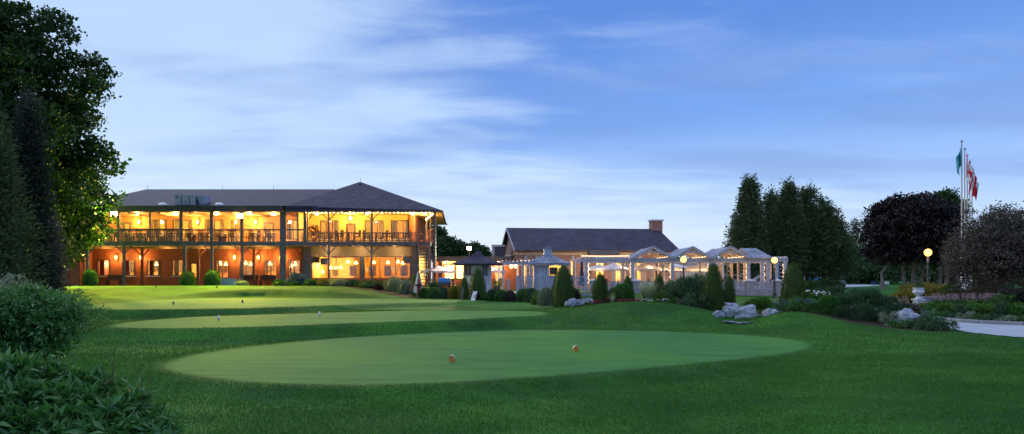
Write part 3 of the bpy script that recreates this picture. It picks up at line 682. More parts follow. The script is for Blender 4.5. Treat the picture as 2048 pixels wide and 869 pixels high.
# --- right wing
DR = 58.8
hr = [(PX(a, DR), PX(b, DR), PZ(478, DR), PZ(441, DR)) for a, b in ((640,677),(729.5,767),(782,818))]; dr = (PX(692, DR), PX(711, DR), ZD1, PZ(447, DR))
MB().wall(PX(612, DR), PX(829, DR), ZD1, ZE+.05, DR, .2, hr+[dr]).build('upper_wall', 'siding_yellow', club)
for a, b, c, d in hr: win(club, a, b, c, d, DR, 2, fr='wood_dark', cw=.28)
door(club, *dr, DR)
MB().box(PX(612, DR), PX(612, DR)+.14, D0+.3, DR, ZD1, ZE).build('porch_partition', 'siding_yellow', club)
room(PX(613, DR), PX(828, DR), DR+.25, 63.5, ZD1+.015, ZE-.03, 'plaster_warm')
for px in (660, 750, 800): plight('room_light', P(px, 450, 60.8), 110, (1, .62, .22), .3)
DW = 57.6
xa, xb, xc, xd = PX(623, DW), PX(721, DW), PX(728, DW), PX(823, DW); z0, z1 = PZ(557.5, DW), PZ(513, DW)
MB().box(xa-.1, xd+.1, DW-.05, DW+.2, ZG-.3, z0-.01).build('sill_wall', 'brick_red', club)
MB().box(xa-.12, xd+.12, DW-.04, DW+.2, z1+.01, ZD0).build('upper_band', 'siding_tan', club)
for q in ((PX(607, DW), xa-.02, ZG-.3, ZD0), (xb, xc, z0, z1), (xd+.01, xd+.35, ZG-.3, ZD0)): MB().box(q[0], q[1], DW-.1, DW+.2, q[2], q[3]).build('pier', 'wood_grey', club)
win(club, xa, xb, z0, z1, DW, 1, fw=.06, cur=None, sill=False); win(club, xc, xd, z0, z1, DW, 2, fw=.06, cur=None, sill=False)
room(xa-.2, xd+.1, DW+.2, 66.0, ZG+.03, 4.06, 'plaster_warm')
MB().box(PX(646, 63), PX(700, 63), 64.5, 64.6, 1.3, 3.45).build('bright_alcove', 'plaster_cream', club)
for px, pw in ((650, 260), (690, 200), (745, 230), (800, 230)): plight('room_light', P(px, 525, 60.5), pw, (1, .60, .16), .3)
for px in (706.5, 744.5, 775.5, 808):
    x, y, z = P(px, 543, 58.5); b_ = MB().box(x-.29, x+.29, y, y+.05, z-.38, z-.012).box(x-.29, x+.29, y, y+.05, z+.012, z+.42).build('blind_panel', 'blind', club)  # pale blind panels hanging behind the big glazing
for px, py in ((696,525),(712,527),(748,526),(776,526),(796,525),(806,527),(645,545),(672,537),(681,536),(662,537)):
    x, y, z = P(px, py, 61.0); MB().lathe((x, y, z), [(.03,.18),(.13,.04),(.15,-.04),(.03,-.08)], 10).build('lamp_shade', 'lamp_warm', club)
for px, py, w_, h_ in ((671,544,.5,.7),(788,538,.6,.45),(735,540,.4,.4)):
    x, y, z = P(px, py, 64.4 if px < 700 else 63); MB().box(x-w_/2, x+w_/2, y, y+.05, z-h_/2, z+h_/2).build('picture', 'picture', club)
for px, py in ((631,519.5),(648,523),(813,520.5)):
    x, y, z = P(px, py, 58.1); MB().box(x-.28, x+.28, y, y+.5, z-.26, z+.24).build('loudspeaker_box', 'plastic_black', club)
# --- decks, ceilings, beams, posts
dk = MB(); dk.box(PX(128, D0), PX(862, D0), D0-.12, D0+.06, ZD0, ZD1)
dk.build('deck_beam', 'wood_grey', club)
MB().add([(PX(614, D0), D0+.06, ZD1-.04), (PX(868, D0), D0+.06, ZD1-.04), (-6.84, 60.2, ZD1-.04), (-6.84, 63, ZD1-.04), (PX(614, D0), 63, ZD1-.04)], [(0,1,2,3,4)]).build('deck_floor', 'wood_pale', club)
jo = MB(); x = PX(120, D0)
while x < PX(860, D0): jo.box(x, x+.06, D0+.07, DB-.02 if x < XM else DW-.06, ZD0+.0, ZD0+.2); x += .62
jo.box(PX(116, D0), XM, 57.7, 57.85, ZD0-.16, ZD0-.005); jo.build('joists', 'wood_ceiling', club)
MB().box(PX(118, D0), PX(608, D0), D0+.05, DB-.01, ZE+.02, ZE+.12).build('porch_ceiling', 'wood_ceiling', club)
MB().box(PX(608.5, D0), -6.0, D0-.3, 70, ZE+.06, ZE+.14).build('porch_ceiling', 'siding_yellow', club)
cb = MB(); x = PX(130, D0)
while x < PX(600, D0): cb.box(x, x+.1, D0+.06, DB-.02, ZE-.12, ZE+.015); x += 2.32
cb.build('ceiling_beams', 'wood_ceiling', club)
def post(px, z0_, z1_, wd, d=D0, name='post', mat='wood_grey', brace=(0, 0)):
    x = PX(px, d); mb = MB(); mb.box(x-wd/2, x+wd/2, d-.09, d+.09, z0_, z1_)
    if wd < .3 and z0_ < 2: mb.box(x-wd*.8, x+wd*.8, d-.15, d+.15, z0_, z0_+.22)
    for sgn in brace:
        if sgn: mb.bar((x+sgn*wd/2, d, z1_-.55), (x+sgn*(wd/2+.5), d, z1_-.03), .07)
    mb.build(name, mat, club)
for px, wd in ((178-3,.24),(237.5,.19),(301,.12),(362.5,.2),(423.7,.22),(484,.2),(610,.2)): post(px, ZD1, ZE, wd)
post(566, ZG-.1, ZE, .42)
for px in (657.7, 743.5): post(px, ZD1, ZE, .12, brace=(-1, 1)); post(px, ZG-.1, ZD0, .13, brace=(-1, 1))
post(869.5, ZG-.6, ZE, .18, brace=(-1,)); post(615.5, ZD1, ZE, .08, brace=(1,)); post(835, .5, ZD0, .22, d=56.3)
for px in (175.5, 248, 370, 424, 484.5): post(px, ZG-.1, ZD0, .17, brace=(-1, 1))
for px in (168, 284, 397.7, 508, 606): post(px, ZG-.1, ZD0-.16, .14, d=57.78, mat='wood_red', brace=(-1, 1))
post(112, ZG-.1, ZD0, .2, d=57.6); post(853, .5, ZE-.25, .13, d=60.2); post(861, .5, ZE-.1, .1, d=58.0)
MB().box(PX(128, D0)-.2, PX(568, D0), D0-.42, D0+.045, ZE, ZF).build('fascia', 'fascia', club)
# railings
rl = MB(); zr = PZ(460, D0)
for a, b in ((128,172),(178,235),(240,298.5),(303,360),(365,420.5),(427,481),(487,560),(573,607)): rl.box(PX(a, D0), PX(b, D0), D0-.04, D0+.05, zr-.06, zr+.05)
rl.build('handrail', 'wood_grey', club)
def balus(x0, x1, y, z0_, z1_, name='balustrade', mat='wood_grey', step=.135):
    b_ = MB(); b_.box(x0, x1, y-.05, y+.05, z1_-.06, z1_).box(x0, x1, y-.03, y+.03, z0_+.06, z0_+.12)
    x = x0+.06
    while x < x1: b_.box(x, x+.04, y-.02, y+.02, z0_+.12, z1_-.06); x += step
    return b_.build(name, mat, club)
balus(PX(241, D0), PX(360, D0), D0-.16, ZD1-.08, zr+.07); balus(PX(614, D0), PX(833, D0), D0-.02, ZD1, PZ(465.5, D0))
b_ = MB(); pa, pb = Vector((PX(868, D0), D0, ZD1)), Vector((-6.84, 60.2, ZD1))
b_.bar(pa+Vector((0,0,1)), pb+Vector((0,0,1)), .09, .06); b_.bar(pa+Vector((0,0,.1)), pb+Vector((0,0,.1)), .05)
for i in range(24): q = pa+(pb-pa)*(i+.5)/24; b_.bar(q+Vector((0,0,.1)), q+Vector((0,0,1)), .035)
b_.bar(pb+Vector((0,0,.9)), Vector((-7.6, 62.5, ZD1+.9)), .08); b_.build('balustrade', 'wood_red', club)
b_ = MB().box(PX(836, 61.5), -6.85, 61.5, 61.6, ZD1+.85, ZD1+.93)
b_.build('handrail', 'wood_red', club)
# porch glazing between the posts
for a, b in ((178.5,235),(240.3,299.3),(302.7,359.8),(365.3,420.8),(426.7,481.3),(486.8,560.3),(572,607.3)):
    MB().add([(PX(a, D0), D0+.02, ZD1+.02), (PX(b, D0), D0+.02, ZD1+.02), (PX(b, D0), D0+.02, ZE-.02), (PX(a, D0), D0+.02, ZE-.02)], [(0,1,2,3)]).build('glazing', 'glass_porch', club)
# roofs
zr1 = PZ(379, 65); e0 = PX(146, 55.6); r0_, r1_ = PX(293, 65), -15.4
rf = MB(); E = [(e0, 55.55, ZF+.01), (-14.5, 55.55, ZF+.01), (r1_, 65, zr1), (r0_, 65, zr1), (e0, 74.5, ZF+.01), (-14.5, 74.5, ZF+.01)]
rf.add(E, [(0,1,2,3), (0,3,4), (3,2,5,4)]); m1 = rf.build('roof', 'roof_dark', club)
ap = (PX(720, 63), 63, PZ(364, 63)); q0 = (PX(570, 55.5), 55.5, PZ(413, 55.5)); q1 = (PX(885, 55.2), 55.2, PZ(421.5, 55.2)); q2 = (-6.2, 70.6, ZE+.2); q3 = (-19.5, 70.6, ZF)
rf = MB().add([ap, q0, q1, q2, q3, (q0[0], q0[1], q1[2])], [(0,1,2), (0,2,3), (0,3,4), (0,4,1), (1,5,2)]); rf.build('roof', 'roof_dark', club)
MB().bar((PX(570, 55.2), 55.17, q1[2]-.06), (q1[0], 55.17, q1[2]-.06), .08, .13).bar((q1[0], 55.2, q1[2]-.06), (q2[0], q2[1], q2[2]-.06), .08, .13).build('gutter', 'fascia', club)
MB().add([(PX(608.5,D0), 55.25, ZE+.04), (q1[0]-.05, 55.25, ZE+.04), (q2[0]-.05, 70, ZE+.05), (PX(608.5,D0), 70, ZE+.05)], [(0,1,2,3)]).build('soffit', 'siding_yellow', club)
for px in (339, 389, 439, 488, 560, 621):
    x, y, z = P(px, 383.5, 64.3); MB().box(x-.13, x+.13, y-.15, y+.2, z-.18, z+.06).build('roof_vent', 'metal_dark', club)
x, y, z = P(721, 371, 62.2); MB().box(x-.14, x+.14, y-.2, y+.2, z-.2, z+.08).build('roof_vent', 'metal_dark', club)
for px in (295, 445, 547, 721):
    zt = zr1 if px != 721 else ap[2]; yy = 65 if px != 721 else 63; MB().tube([(PX(px, yy), yy, zt-.05), (PX(px, yy), yy, zt+.35)], .015, 5).build('lightning_rod', 'metal_light', club)
for px in (326, 439):
    MB().lathe((PX(px, 56.2), 56.2, ZF+.08), [(.36,0),(.33,.1),(.2,.2),(.04,.23)], 14).build('skylight', 'plastic_white', club)
hv = thing('air_handling_unit', 'large grey metal ventilation unit standing on the front roof slope', 'ventilation unit', P(375, 411, 56))
xA, xB, xC = PX(349, 56), PX(390, 56), PX(412, 56.6); zA, zB = PZ(413, 56), PZ(389.5, 56)
MB().box(xA, xB, 56, 57.5, zA-.02, zB).build('cabinet', 'metal_light', hv)
MB().prism([(xB+.005, 56.15, zB-.12), (xB+.30, 56.15, zA), (xB+.005, 56.15, zA)], (0, .5, 0)).build('intake_hood', 'metal_dark', hv)
MB().box(xB+.01, xC, 56.3, 57.4, zA-.02, zB-.04).build('cabinet', 'metal_light', hv)
pn = MB()
for a, b, c, d in ((.08,.26,.66,.74),(.52,.55,.15,.8),(.78,.88,.3,.38),(1.1,1.13,.15,.8)): pn.box(xA+a, xA+b, 55.97, 55.995, zA+c, zA+d)
pn.build('access_panel', 'metal_dark', hv)
# stairs
st = thing('outdoor_staircase', 'steep open wooden staircase climbing to the right end of the deck', 'staircase', (-6.2, 52.9, gz(-6.2, 52.9)))
tL, tR = Vector((PX(837, 56), 55.85, 4.32)), Vector((PX(858, 56), 55.85, 4.32)); bL, bR = Vector((PX(838, 52.8), 52.8, .75)), Vector((PX(860.5, 52.8), 52.8, .75))
MB().bar(bL, tL, .05, .26).bar(bR, tR, .05, .26).build('stringer', 'wood_red', st)
sm = MB()
for i in range(15): k = (i+.7)/15.5; a_ = bL+(tL-bL)*k; c_ = bR+(tR-bR)*k; sm.bar(a_+Vector((.03,0,0)), c_-Vector((.03,0,0)), .26, .045)
sm.build('treads', 'wood_red', st)
for a_, c_ in ((bL, tL), (bR, tR)):
    h_ = MB().bar(a_+Vector((0,0,1)), c_+Vector((0,0,1)), .07, .09)
    for k in (.02, .33, .66, .99): q = a_+(c_-a_)*k; h_.bar(q, q+Vector((0,0,1)), .07)
    h_.build('handrail', 'wood_red', st)
MB().bar((bL.x, 54.2, .7), (bR.x-.1, 54.4, 2.2), .06).bar((bR.x, 54.2, .7), (bL.x+.1, 54.4, 2.2), .06).build('brace', 'wood_red', st)
# --- lamps
def sconce(name, p, power, label, group, r=.09, col=WARM):
    t_ = thing(name, label, 'wall lamp', p, 0, group); x, y, z = p
    MB().bar((x, y+.16, z-.05), (x, y+.02, z-.05), .03).box(x-.05, x+.05, y+.14, y+.17, z-.14, z+.08).build('bracket', 'metal_dark', t_)
    MB().lathe((x, y, z), [(r*.5,-.12),(r,.0),(r*.9,.12),(r*.4,.2)], 10).build('lantern_glass', 'lamp_warm', t_, smooth=True)
    plight('wall_lamp_light', (x, y-.16, z), power, col, .08)
names = ['between the first and second lower windows from the left', 'between the second and third lower windows from the left', 'between the fifth and sixth lower windows from the left', 'between the sixth and seventh lower windows from the left', 'beside the wide double height post']
for px, nm in zip((232, 281.5, 469, 516.5, 561.5), names): sconce('wall_lantern', (PX(px, 59.3), 59.3, PZ(516, 59.3)), 62, 'lantern on lower brick wall '+nm, 'wall lanterns under the veranda')
names = ['left of the leftmost tall window pair', 'behind the bay with white serving table', 'behind the bay with the second bright floodlight', 'in the widest bay beside the door']
for px, nm in zip((278, 395.5, 472, 511.5), names): sconce('wall_lantern', (PX(px, 59.3), 59.3, PZ(445, 59.3)), 110, 'lantern on upper veranda wall '+nm, 'wall lanterns on the upper veranda')
sconce('wall_lantern', (PX(701, 58.6), 58.6, PZ(438, 58.6)), 160, 'round lit lantern above the door on yellow siding', None, .16)
for px, py, nm in ((192,428,'the leftmost glazed bay'),(272,429,'the bay left of the second floodlight, by the balustrade'),(351,429.5,'the bay over the right half of the balustrade'),(433,429,'the bay left of the second floodlight'),(500,428,'the bay just right of the second floodlight'),(547,429.5,'the bay beside the wide post')):
    t_ = tag(MB().lathe(P(px, py-2, 57.4), [(.10,.0),(.22,-.04),(.2,-.10),(.04,-.13)], 14).build('ceiling_light', 'lamp_ceiling', origin=P(px, py-2, 57.4), smooth=True), 'upper veranda ceiling light in '+nm, 'ceiling light', 'ceiling lights of the upper veranda')
    plight('ceiling_lamp_light', (PX(px, 57.4), 57.4, ZE-.3), 150, (1, .50, .12), .15)
for px, nm in ((634, 'left'), (733, 'middle'), (826, 'right')):
    p = P(px, 427.5, 56.6); tag(MB().lathe(p, [(.05,.1),(.13,.0),(.1,-.1),(.02,-.13)], 12).build('ceiling_light', 'lamp_ceiling', origin=p, smooth=True), nm+(' one' if nm == 'middle' else 'most')+' of three round lamps under the eave of yellow deck', 'ceiling light', 'eave lamps of the yellow deck')
    plight('eave_lamp_light', (p[0], p[1]+.3, p[2]-.25), 180, (1, .54, .10), .12)
plight('soffit_light', P(850, 440, 58.5), 120, (1, .6, .2), .2)
for px in (207, 330, 405, 455, 530): plight('underdeck_light', P(px, 503, 57.3), 14, (1, .6, .2), .15)
for px in (655, 720, 790): plight('underdeck_light', P(px, 500, 56.7), 25, (1, .65, .3), .15)
# string of bulbs along the eave
sl_ = thing('string_lights', 'string of small warm bulbs along the eave of yellow deck', 'string lights', (PX(740, 55.8), 55.8, ZE-.1))
pts = [P(px, 423.5+1.6*abs(math.sin(i*1.4)), 55.75) for i, px in enumerate(range(612, 868, 8))]+[tuple(Vector(P(868, 425, 55.75))*(1-k)+Vector((-6.95, 60.3, 6.45))*k) for k in (.12,.28,.44,.6,.76,.92)]
MB().tube(pts, .012, 4).build('cable', 'plastic_black', sl_)
for i, p in enumerate(pts): r_ = .065 if (i % 7 in (2, 5)) or i > 32 else .035; MB().lathe((p[0], p[1]-.02, p[2]-.06), [(.01,-r_),(r_*.8,-r_*.5),(r_,0),(r_*.6,r_*.8),(.01,r_)], 7).build('bulb', 'string_bulb', sl_)
# floodlights
def flood(px, py, d, label, aims, power):
    x, y, z = P(px, py, d); t_ = thing('floodlight', label, 'floodlight', (x, y, z), 0, 'floodlights on the roof edges')
    MB().box(x-.23, x+.23, y-.02, y+.16, z-.17, z+.17).bar((x, y+.08, z+.1), (x, y+.2, z+.34), .05).build('housing', 'metal_dark', t_)
    MB().box(x-.21, x+.21, y-.055, y-.025, z-.15, z+.15).build('lens', 'lamp_flood', t_)
    for (ax, ay, az_), pw, cone in aims:
        l = bpy.data.lights.new('flood_beam', 'SPOT'); l.energy = pw*2.9; l.color = (1, .90, .07); l.spot_size = R(cone); l.spot_blend = .9; l.shadow_soft_size = .12
        o = bpy.data.objects.new('flood_beam', l); COL.objects.link(o); o.location = (x, y-.08, z); o.rotation_euler = (Vector((ax, ay, az_))-Vector((x, y, z))).to_track_quat('-Z', 'Y').to_euler()
flood(228, 428, 55.45, 'blinding left floodlight under the roof edge beside the big maple', [((-27, 42, 0.5), 5200, 140), ((-33.5, 46, 4.2), 18000, 95)], 1)
flood(480, 432, 55.45, 'blinding floodlight under the roof edge over the middle of the veranda', [((-18, 43, .3), 5600, 145)], 1)
# --- small low annex between the two buildings
an = thing('flat_roofed_annex', 'low flat roofed annex with brightly lit windows between the two main buildings', 'annex', (-3.0, 60, .7))
DA = 60.5; zt0, zt1 = PZ(524, DA), PZ(516, DA)
def anp(mb, nm, mt): return mb.build(nm, mt, an)
ah = [(PX(888, DA), PX(910, DA), PZ(559, DA), PZ(529, DA)), (PX(911.5, DA), PX(928, DA), PZ(559, DA), PZ(529, DA)), (PX(990, DA), PX(1004, DA), .75, PZ(532, DA))]
anp(MB().wall(PX(866, DA), PX(1040, DA), .5, zt0, DA, .2, ah), 'wall', 'brick_red')
for a, b, c, d in ah[:2]: win(an, a, b, c, d, DA, 0, fr='wood_dark', cur=None, sill=False)
door(an, *ah[2], DA, 'wood_pale')
anp(MB().box(PX(864, 58.4), PX(1022, 58.4), 58.4, 66, zt0, zt1+.05), 'roof', 'fascia')
anp(MB().box(PX(884, DA), PX(942, DA), DA-.12, DA-.01, PZ(527.5, DA), zt0-.01), 'light_panel', 'plaster_cream')
anp(MB().box(PX(881, 58.6)-.15, PX(881, 58.6)+.15, 58.5, 58.8, .5, zt0-.01), 'pier', 'brick_red')
anp(MB().add([(PX(868,DA), 64.5, .6),(PX(1020,DA), 64.5, .6),(PX(1020,DA), 64.5, 3),(PX(868,DA), 64.5, 3)], [(0,1,2,3)]), 'room', 'plaster_cream')
plight('annex_room_light', P(905, 533, 62.3), 700, (1, .75, .38), .3); plight('annex_room_light', P(930, 540, 62.3), 350, (1, .75, .38), .3)
plight('annex_eave_light', P(893, 527, 59.6), 120, (1, .62, .2), .1); plight('annex_eave_light', P(997, 528, 59.6), 110, (1, .55, .2), .1)
tag(MB().lathe(P(890.5, 520.5+4, 58.9), [(.02,.1),(.1,.02),(.1,-.06),(.02,-.1)], 10).build('ceiling_light', 'lamp_ceiling', origin=P(890.5, 524.5, 58.9)), 'bright lamp under the flat roof edge of low annex', 'ceiling light')
sh = thing('roof_hut', 'small grey plant hut on the roof left of gabled brick building', 'hut', P(993, 517, 68))
MB().box(PX(984, 68), PX(989, 68), 68, 71, PZ(520, 68), PZ(491, 68)).build('side_panel', 'metal_light', sh); MB().box(PX(989, 68)+.01, PX(1009, 68), 68.05, 71, PZ(520, 68), PZ(494, 68)).build('dark_panel', 'metal_navy', sh)
MB().box(PX(983, 68), PX(1010, 68), 67.95, 71.1, PZ(494, 68)+.01, PZ(490, 68)).build('flat_roof', 'metal_light', sh)
# ================================================================ gabled brick building behind the pergola (turned a little)
bx, by, bz = .56, 65.0, .8; brz = math.atan2(1.43, 12)
hall = thing('gabled_brick_hall', 'long single storey brick hall with dark gabled roof and end chimney', 'hall', (bx, by, bz), brz)
Ll, Wd, He, Hr = 14.1, 12.2, 3.42, 5.68
def hl(px, y_=0.0):          # local x on the front wall for a photo column
    k = (px-CX)/F; c_, s_ = math.cos(brz), math.sin(brz); return (k*by-bx+y_*(s_+k*c_))/(c_-k*s_)
HB = lambda mb, nm, mt, par=None, **k: mb.build(nm, mt, par or hall, local=True, **k)
hz0, hz1 = PZ(577, 65.5)-bz, PZ(524, 65.5)-bz
ho = [(hl(1043), hl(1060)), (hl(1066), hl(1080)), (hl(1139), hl(1152)), (hl(1190.5), hl(1208.5)), (hl(1224), hl(1252)), (hl(1268), hl(1292)), (hl(1302), hl(1330))]
hh = [(a, b, .25, 2.45) for a, b in ho]
HB(MB().wall(0, Ll, -.5, He, 0, .25, hh), 'wall', 'brick_pink')
g = MB(); g.add([(0, 0, -.5), (0, Wd, -.5), (0, Wd, He), (0, Wd/2, Hr-.1), (0, 0, He)], [(0,4,3,2,1)]); g.add([(Ll, 0, -.5), (Ll, Wd, -.5), (Ll, Wd, He), (Ll, Wd/2, Hr-.1), (Ll, 0, He)], [(0,1,2,3,4)]); g.box(0, Ll, Wd, Wd+.2, -.5, He)
HB(g, 'gable_wall', 'brick_pink')
HB(MB().box(-.04, Ll, -.04, -.005, PZ(510.5, 65.5)-bz, PZ(505.5, 65.5)-bz).box(-.045, -.003, 0, Wd, PZ(510.5, 65.5)-bz, PZ(505.5, 65.5)-bz), 'stone_band', 'band_cream')
ov = .35
r_ = MB(); A0, A1, B0, B1 = (-ov, -ov, He-.1), (Ll+ov, -ov, He-.1), (-ov, Wd/2, Hr), (Ll+ov, Wd/2, Hr); C0, C1 = (-ov, Wd+ov, He-.1), (Ll+ov, Wd+ov, He-.1)
r_.add([A0, A1, B1, B0, C0, C1], [(0,1,2,3), (3,2,5,4), (1,5,2)]); HB(r_, 'roof', 'roof_dark')
HB(MB().add([(-ov+.01, -ov, He-.13), (Ll+ov, -ov, He-.13), (Ll+ov, 0, He-.13), (-ov+.01, 0, He-.13)], [(0,1,2,3)]).bar((-ov, -ov-.03, He-.14), (Ll+ov, -ov-.03, He-.14), .06, .14), 'gutter', 'fascia')
HB(MB().bar((-ov-.03, -ov, He-.17), (-ov-.03, Wd/2, Hr-.07), .05, .2).bar((-ov-.03, Wd+ov, He-.17), (-ov-.03, Wd/2, Hr-.07), .05, .2), 'barge_board', 'wood_white')
ch = MB().box(Ll-.42, Ll+.62, Wd/2-.5, Wd/2+.5, Hr-.9, Hr+.75); co_ = HB(ch, 'chimney', 'brick_pink'); HB(MB().box(Ll-.52, Ll+.72, Wd/2-.6, Wd/2+.6, Hr+.752, Hr+.88), 'chimney_cap', 'stone_cap', co_)
HB(MB().box(hl(1176), hl(1236), -.5, -.05, PZ(515, 65.5)-bz, PZ(501, 65.5)-bz), 'metal_canopy', 'metal_navy')
def hwin(x0, x1, z0_, z1_, nm, fr='wood_white', tr=None, door_=False):
    f = MB(); fw = .08; a, b = -.03, .08
    f.box(x0, x0+fw, a, b, z0_, z1_).box(x1-fw, x1, a, b, z0_, z1_).box(x0+fw, x1-fw, a, b, z1_-fw, z1_).box(x0+fw, x1-fw, a, b, z0_, z0_+fw).box(x0+fw, x1-fw, a+.01, b-.01, z1_-.52, z1_-.46)
    for i in range(nm): c = x0+(x1-x0)*(i+1)/(nm+1); f.box(c-.03, c+.03, a+.015, b-.015, z0_+fw, z1_-fw)
    o = HB(f, 'door' if door_ else 'window', fr)
    HB(MB().add([(x0+fw, .03, z0_+fw), (x1-fw, .03, z0_+fw), (x1-fw, .03, z1_-fw), (x0+fw, .03, z1_-fw)], [(0,1,2,3)]), 'pane', 'glass', o)
    HB(MB().box(x0-.05, x1+.05, -.06, -.033, z1_+.01, z1_+.12).box((x0+x1)/2-.12, (x0+x1)/2+.12, -.1, -.033, z1_+.12, z1_+.42), 'lintel', 'wood_white', o)
    if not door_:
        for p_, q_ in ((x0+.02, x0+(x1-x0)*.36), (x1-(x1-x0)*.36, x1-.02)):
            vs = []; fs = []
            for i in range(9): u = i/8; vs += [(p_+(q_-p_)*u, .32+(.05 if i % 2 else 0), z0_), (p_+(q_-p_)*u, .32+(.05 if i % 2 else 0), z1_)]
            for i in range(8): fs.append((2*i, 2*i+2, 2*i+3, 2*i+1))
            HB(MB().add(vs, fs), 'curtain', 'cloth_white', o)
for i, (a, b, c, d) in enumerate(hh): hwin(a, b, c if i != 3 else .02, d, 1, 'wood_white' if i not in (3,) else 'wood_red', door_=(i == 3))
rm = MB().add([(.3, 5, 0), (Ll-.3, 5, 0), (Ll-.3, 5, 3.2), (.3, 5, 3.2)], [(0,1,2,3)]).add([(.3, .3, 3.2), (Ll-.3, .3, 3.2), (Ll-.3, 5, 3.2), (.3, 5, 3.2)], [(0,1,2,3)]).add([(.3, .3, .0), (Ll-.3, .3, .0), (Ll-.3, 5, .0), (.3, 5, .0)], [(0,1,2,3)])
HB(rm, 'room', 'plaster_cream')
def hw(x, y, z): c_, s_ = math.cos(brz), math.sin(brz); return (bx+x*c_-y*s_, by+x*s_+y*c_, bz+z)
for x in (1.2, 4.6, 7.5, 9.5, 12.3): plight('hall_room_light', hw(x, 2.2, 2.6), 260, (1, .66, .33), .3)
plight('hall_door_light', hw(hl(1199), 1.2, 2.2), 150, (1, .6, .1), .3)
for px in (1262, 1310): HB(MB().lathe((hl(px), 2.0, 1.15), [(.02,.2),(.3,.05),(.3,-.05),(.02,-.15)], 10), 'ceiling_lamp', 'lamp_shade')
# white wing with arched panels right of the hall
wg = thing('white_side_wing', 'low pale wing with arched panels right of the brick hall', 'side wing', (PX(1390, 68), 68, .8))
MB().box(PX(1338, 68), PX(1448, 68), 68, 72, .4, PZ(530, 68)).build('wall', 'siding_white', wg)
ar = MB()
for i in range(7):
    x = PX(1345+i*15, 68); ar.box(x, x+.42, 67.94, 67.99, 1.0, 2.3)
    ar.prism([(x+.21+.21*math.cos(k), 67.94, 2.32+.2*math.sin(k)) for k in np.linspace(0, math.pi, 9)], (0, .05, 0))
ar.build('arched_panel', 'metal_light', wg)
rf = MB().prism([(PX(1335, 67.7), 67.7, PZ(531, 68)), (PX(1335, 67.7), 72.4, PZ(531, 68)), (PX(1335, 67.7), 70, PZ(519, 70))], (PX(1452, 67.7)-PX(1335, 67.7), 0, 0)); rf.build('roof', 'roof_cedar', wg)
# raised patio
pt = MB().prism([(PX(1040, 49.6), 49.6, .3), (PX(1150, 49.6), 49.6, .3), (PX(1150, 55.8), 55.8, .3), (PX(1560, 55.8), 55.8, .3), (PX(1560, 64.6), 64.6, .3), (-6.3, 64.6, .3), (-6.3, 54.5, .3), (PX(1005, 50), 50, .3)], (0, 0, .42))
o = pt.build('patio', 'paving'); o['kind'] = 'structure'
# ================================================================ pergola, kiosks, patio things
DP, DQ = 56.0, 60.5
ZB0, ZB1 = PZ(524.5, DP), PZ(517, DP); ZPF = .72
pg = thing('timber_pergola', 'long grey timber pergola with three gabled roofs and lit lattice posts', 'pergola', (PX(1370, DP), DP, ZPF))
MB().box(PX(1160, DP), PX(1576, DP), DP-.06, DP+.06, ZB0, ZB1).build('front_beam', 'wood_white', pg)
MB().box(PX(1160, DP), PX(1576, DP), DQ-.06, DQ+.06, ZB0, ZB1).build('rear_beam', 'wood_white', pg)
for px in (1172, 1265, 1345, 1420, 1497, 1524, 1536, 1553, 1571):
    x = PX(px, DP); MB().box(x-.11, x+.11, DP-.1, DP+.1, ZPF-.1, ZB0-.003).build('post', 'wood_white', pg)
for px in (1180, 1245, 1320, 1403, 1440, 1463, 1490, 1540):
    x = PX(px, DQ); MB().box(x-.1, x+.1, DQ-.1, DQ+.1, ZPF-.1, ZB0-.003).build('post', 'wood_pale', pg)
def lattice(x0, x1, y, z0, z1, nx, nz, par, mat, name, w_=.035, frame=True):
    m_ = MB()
    if frame: m_.box(x0, x1, y-.03, y+.03, z1-.06, z1).box(x0, x1, y-.03, y+.03, z0, z0+.06)
    for i in range(nx):
        for j in range(nz):
            a, b = x0+(x1-x0)*i/nx, x0+(x1-x0)*(i+1)/nx; c, d = z0+(z1-z0)*j/nz, z0+(z1-z0)*(j+1)/nz
            m_.bar((a, y, c), (b, y, d), w_, .02, (0,1,0)); m_.bar((a, y+.022, d), (b, y+.022, c), w_, .02, (0,1,0))
    return m_.build(name, mat, par)
for a, b in ((1526, 1534), (1555, 1569)): lattice(PX(a, DP), PX(b, DP), DP, ZPF+.7, ZB0-.1, 1, 5, pg, 'wood_white', 'lattice_panel')
for a, b in ((1254, 1264), (1334, 1344), (1409, 1419), (1486, 1496)):          # side trellises that turn into the bay
    x = PX(b, DP)-.1; m_ = MB()
    for j in range(6):
        c, d = ZPF+.7+j*.25, ZPF+.95+j*.25; m_.bar((x, DP+.1, c), (x-.5, DP+.5, d), .05, .02); m_.bar((x, DP+.1, d), (x-.5, DP+.5, c), .05, .02)
    m_.bar((x-.5, DP+.5, ZPF), (x-.5, DP+.5, ZB0), .12); m_.build('lattice_panel', 'wood_pale', pg)
for a, b in ((1452, 1462),): lattice(PX(a, DQ), PX(b, DQ), DQ, ZPF+.7, ZB0-.1, 1, 4, pg, 'wood_white', 'lattice_panel')
zap = PZ(494, DP)
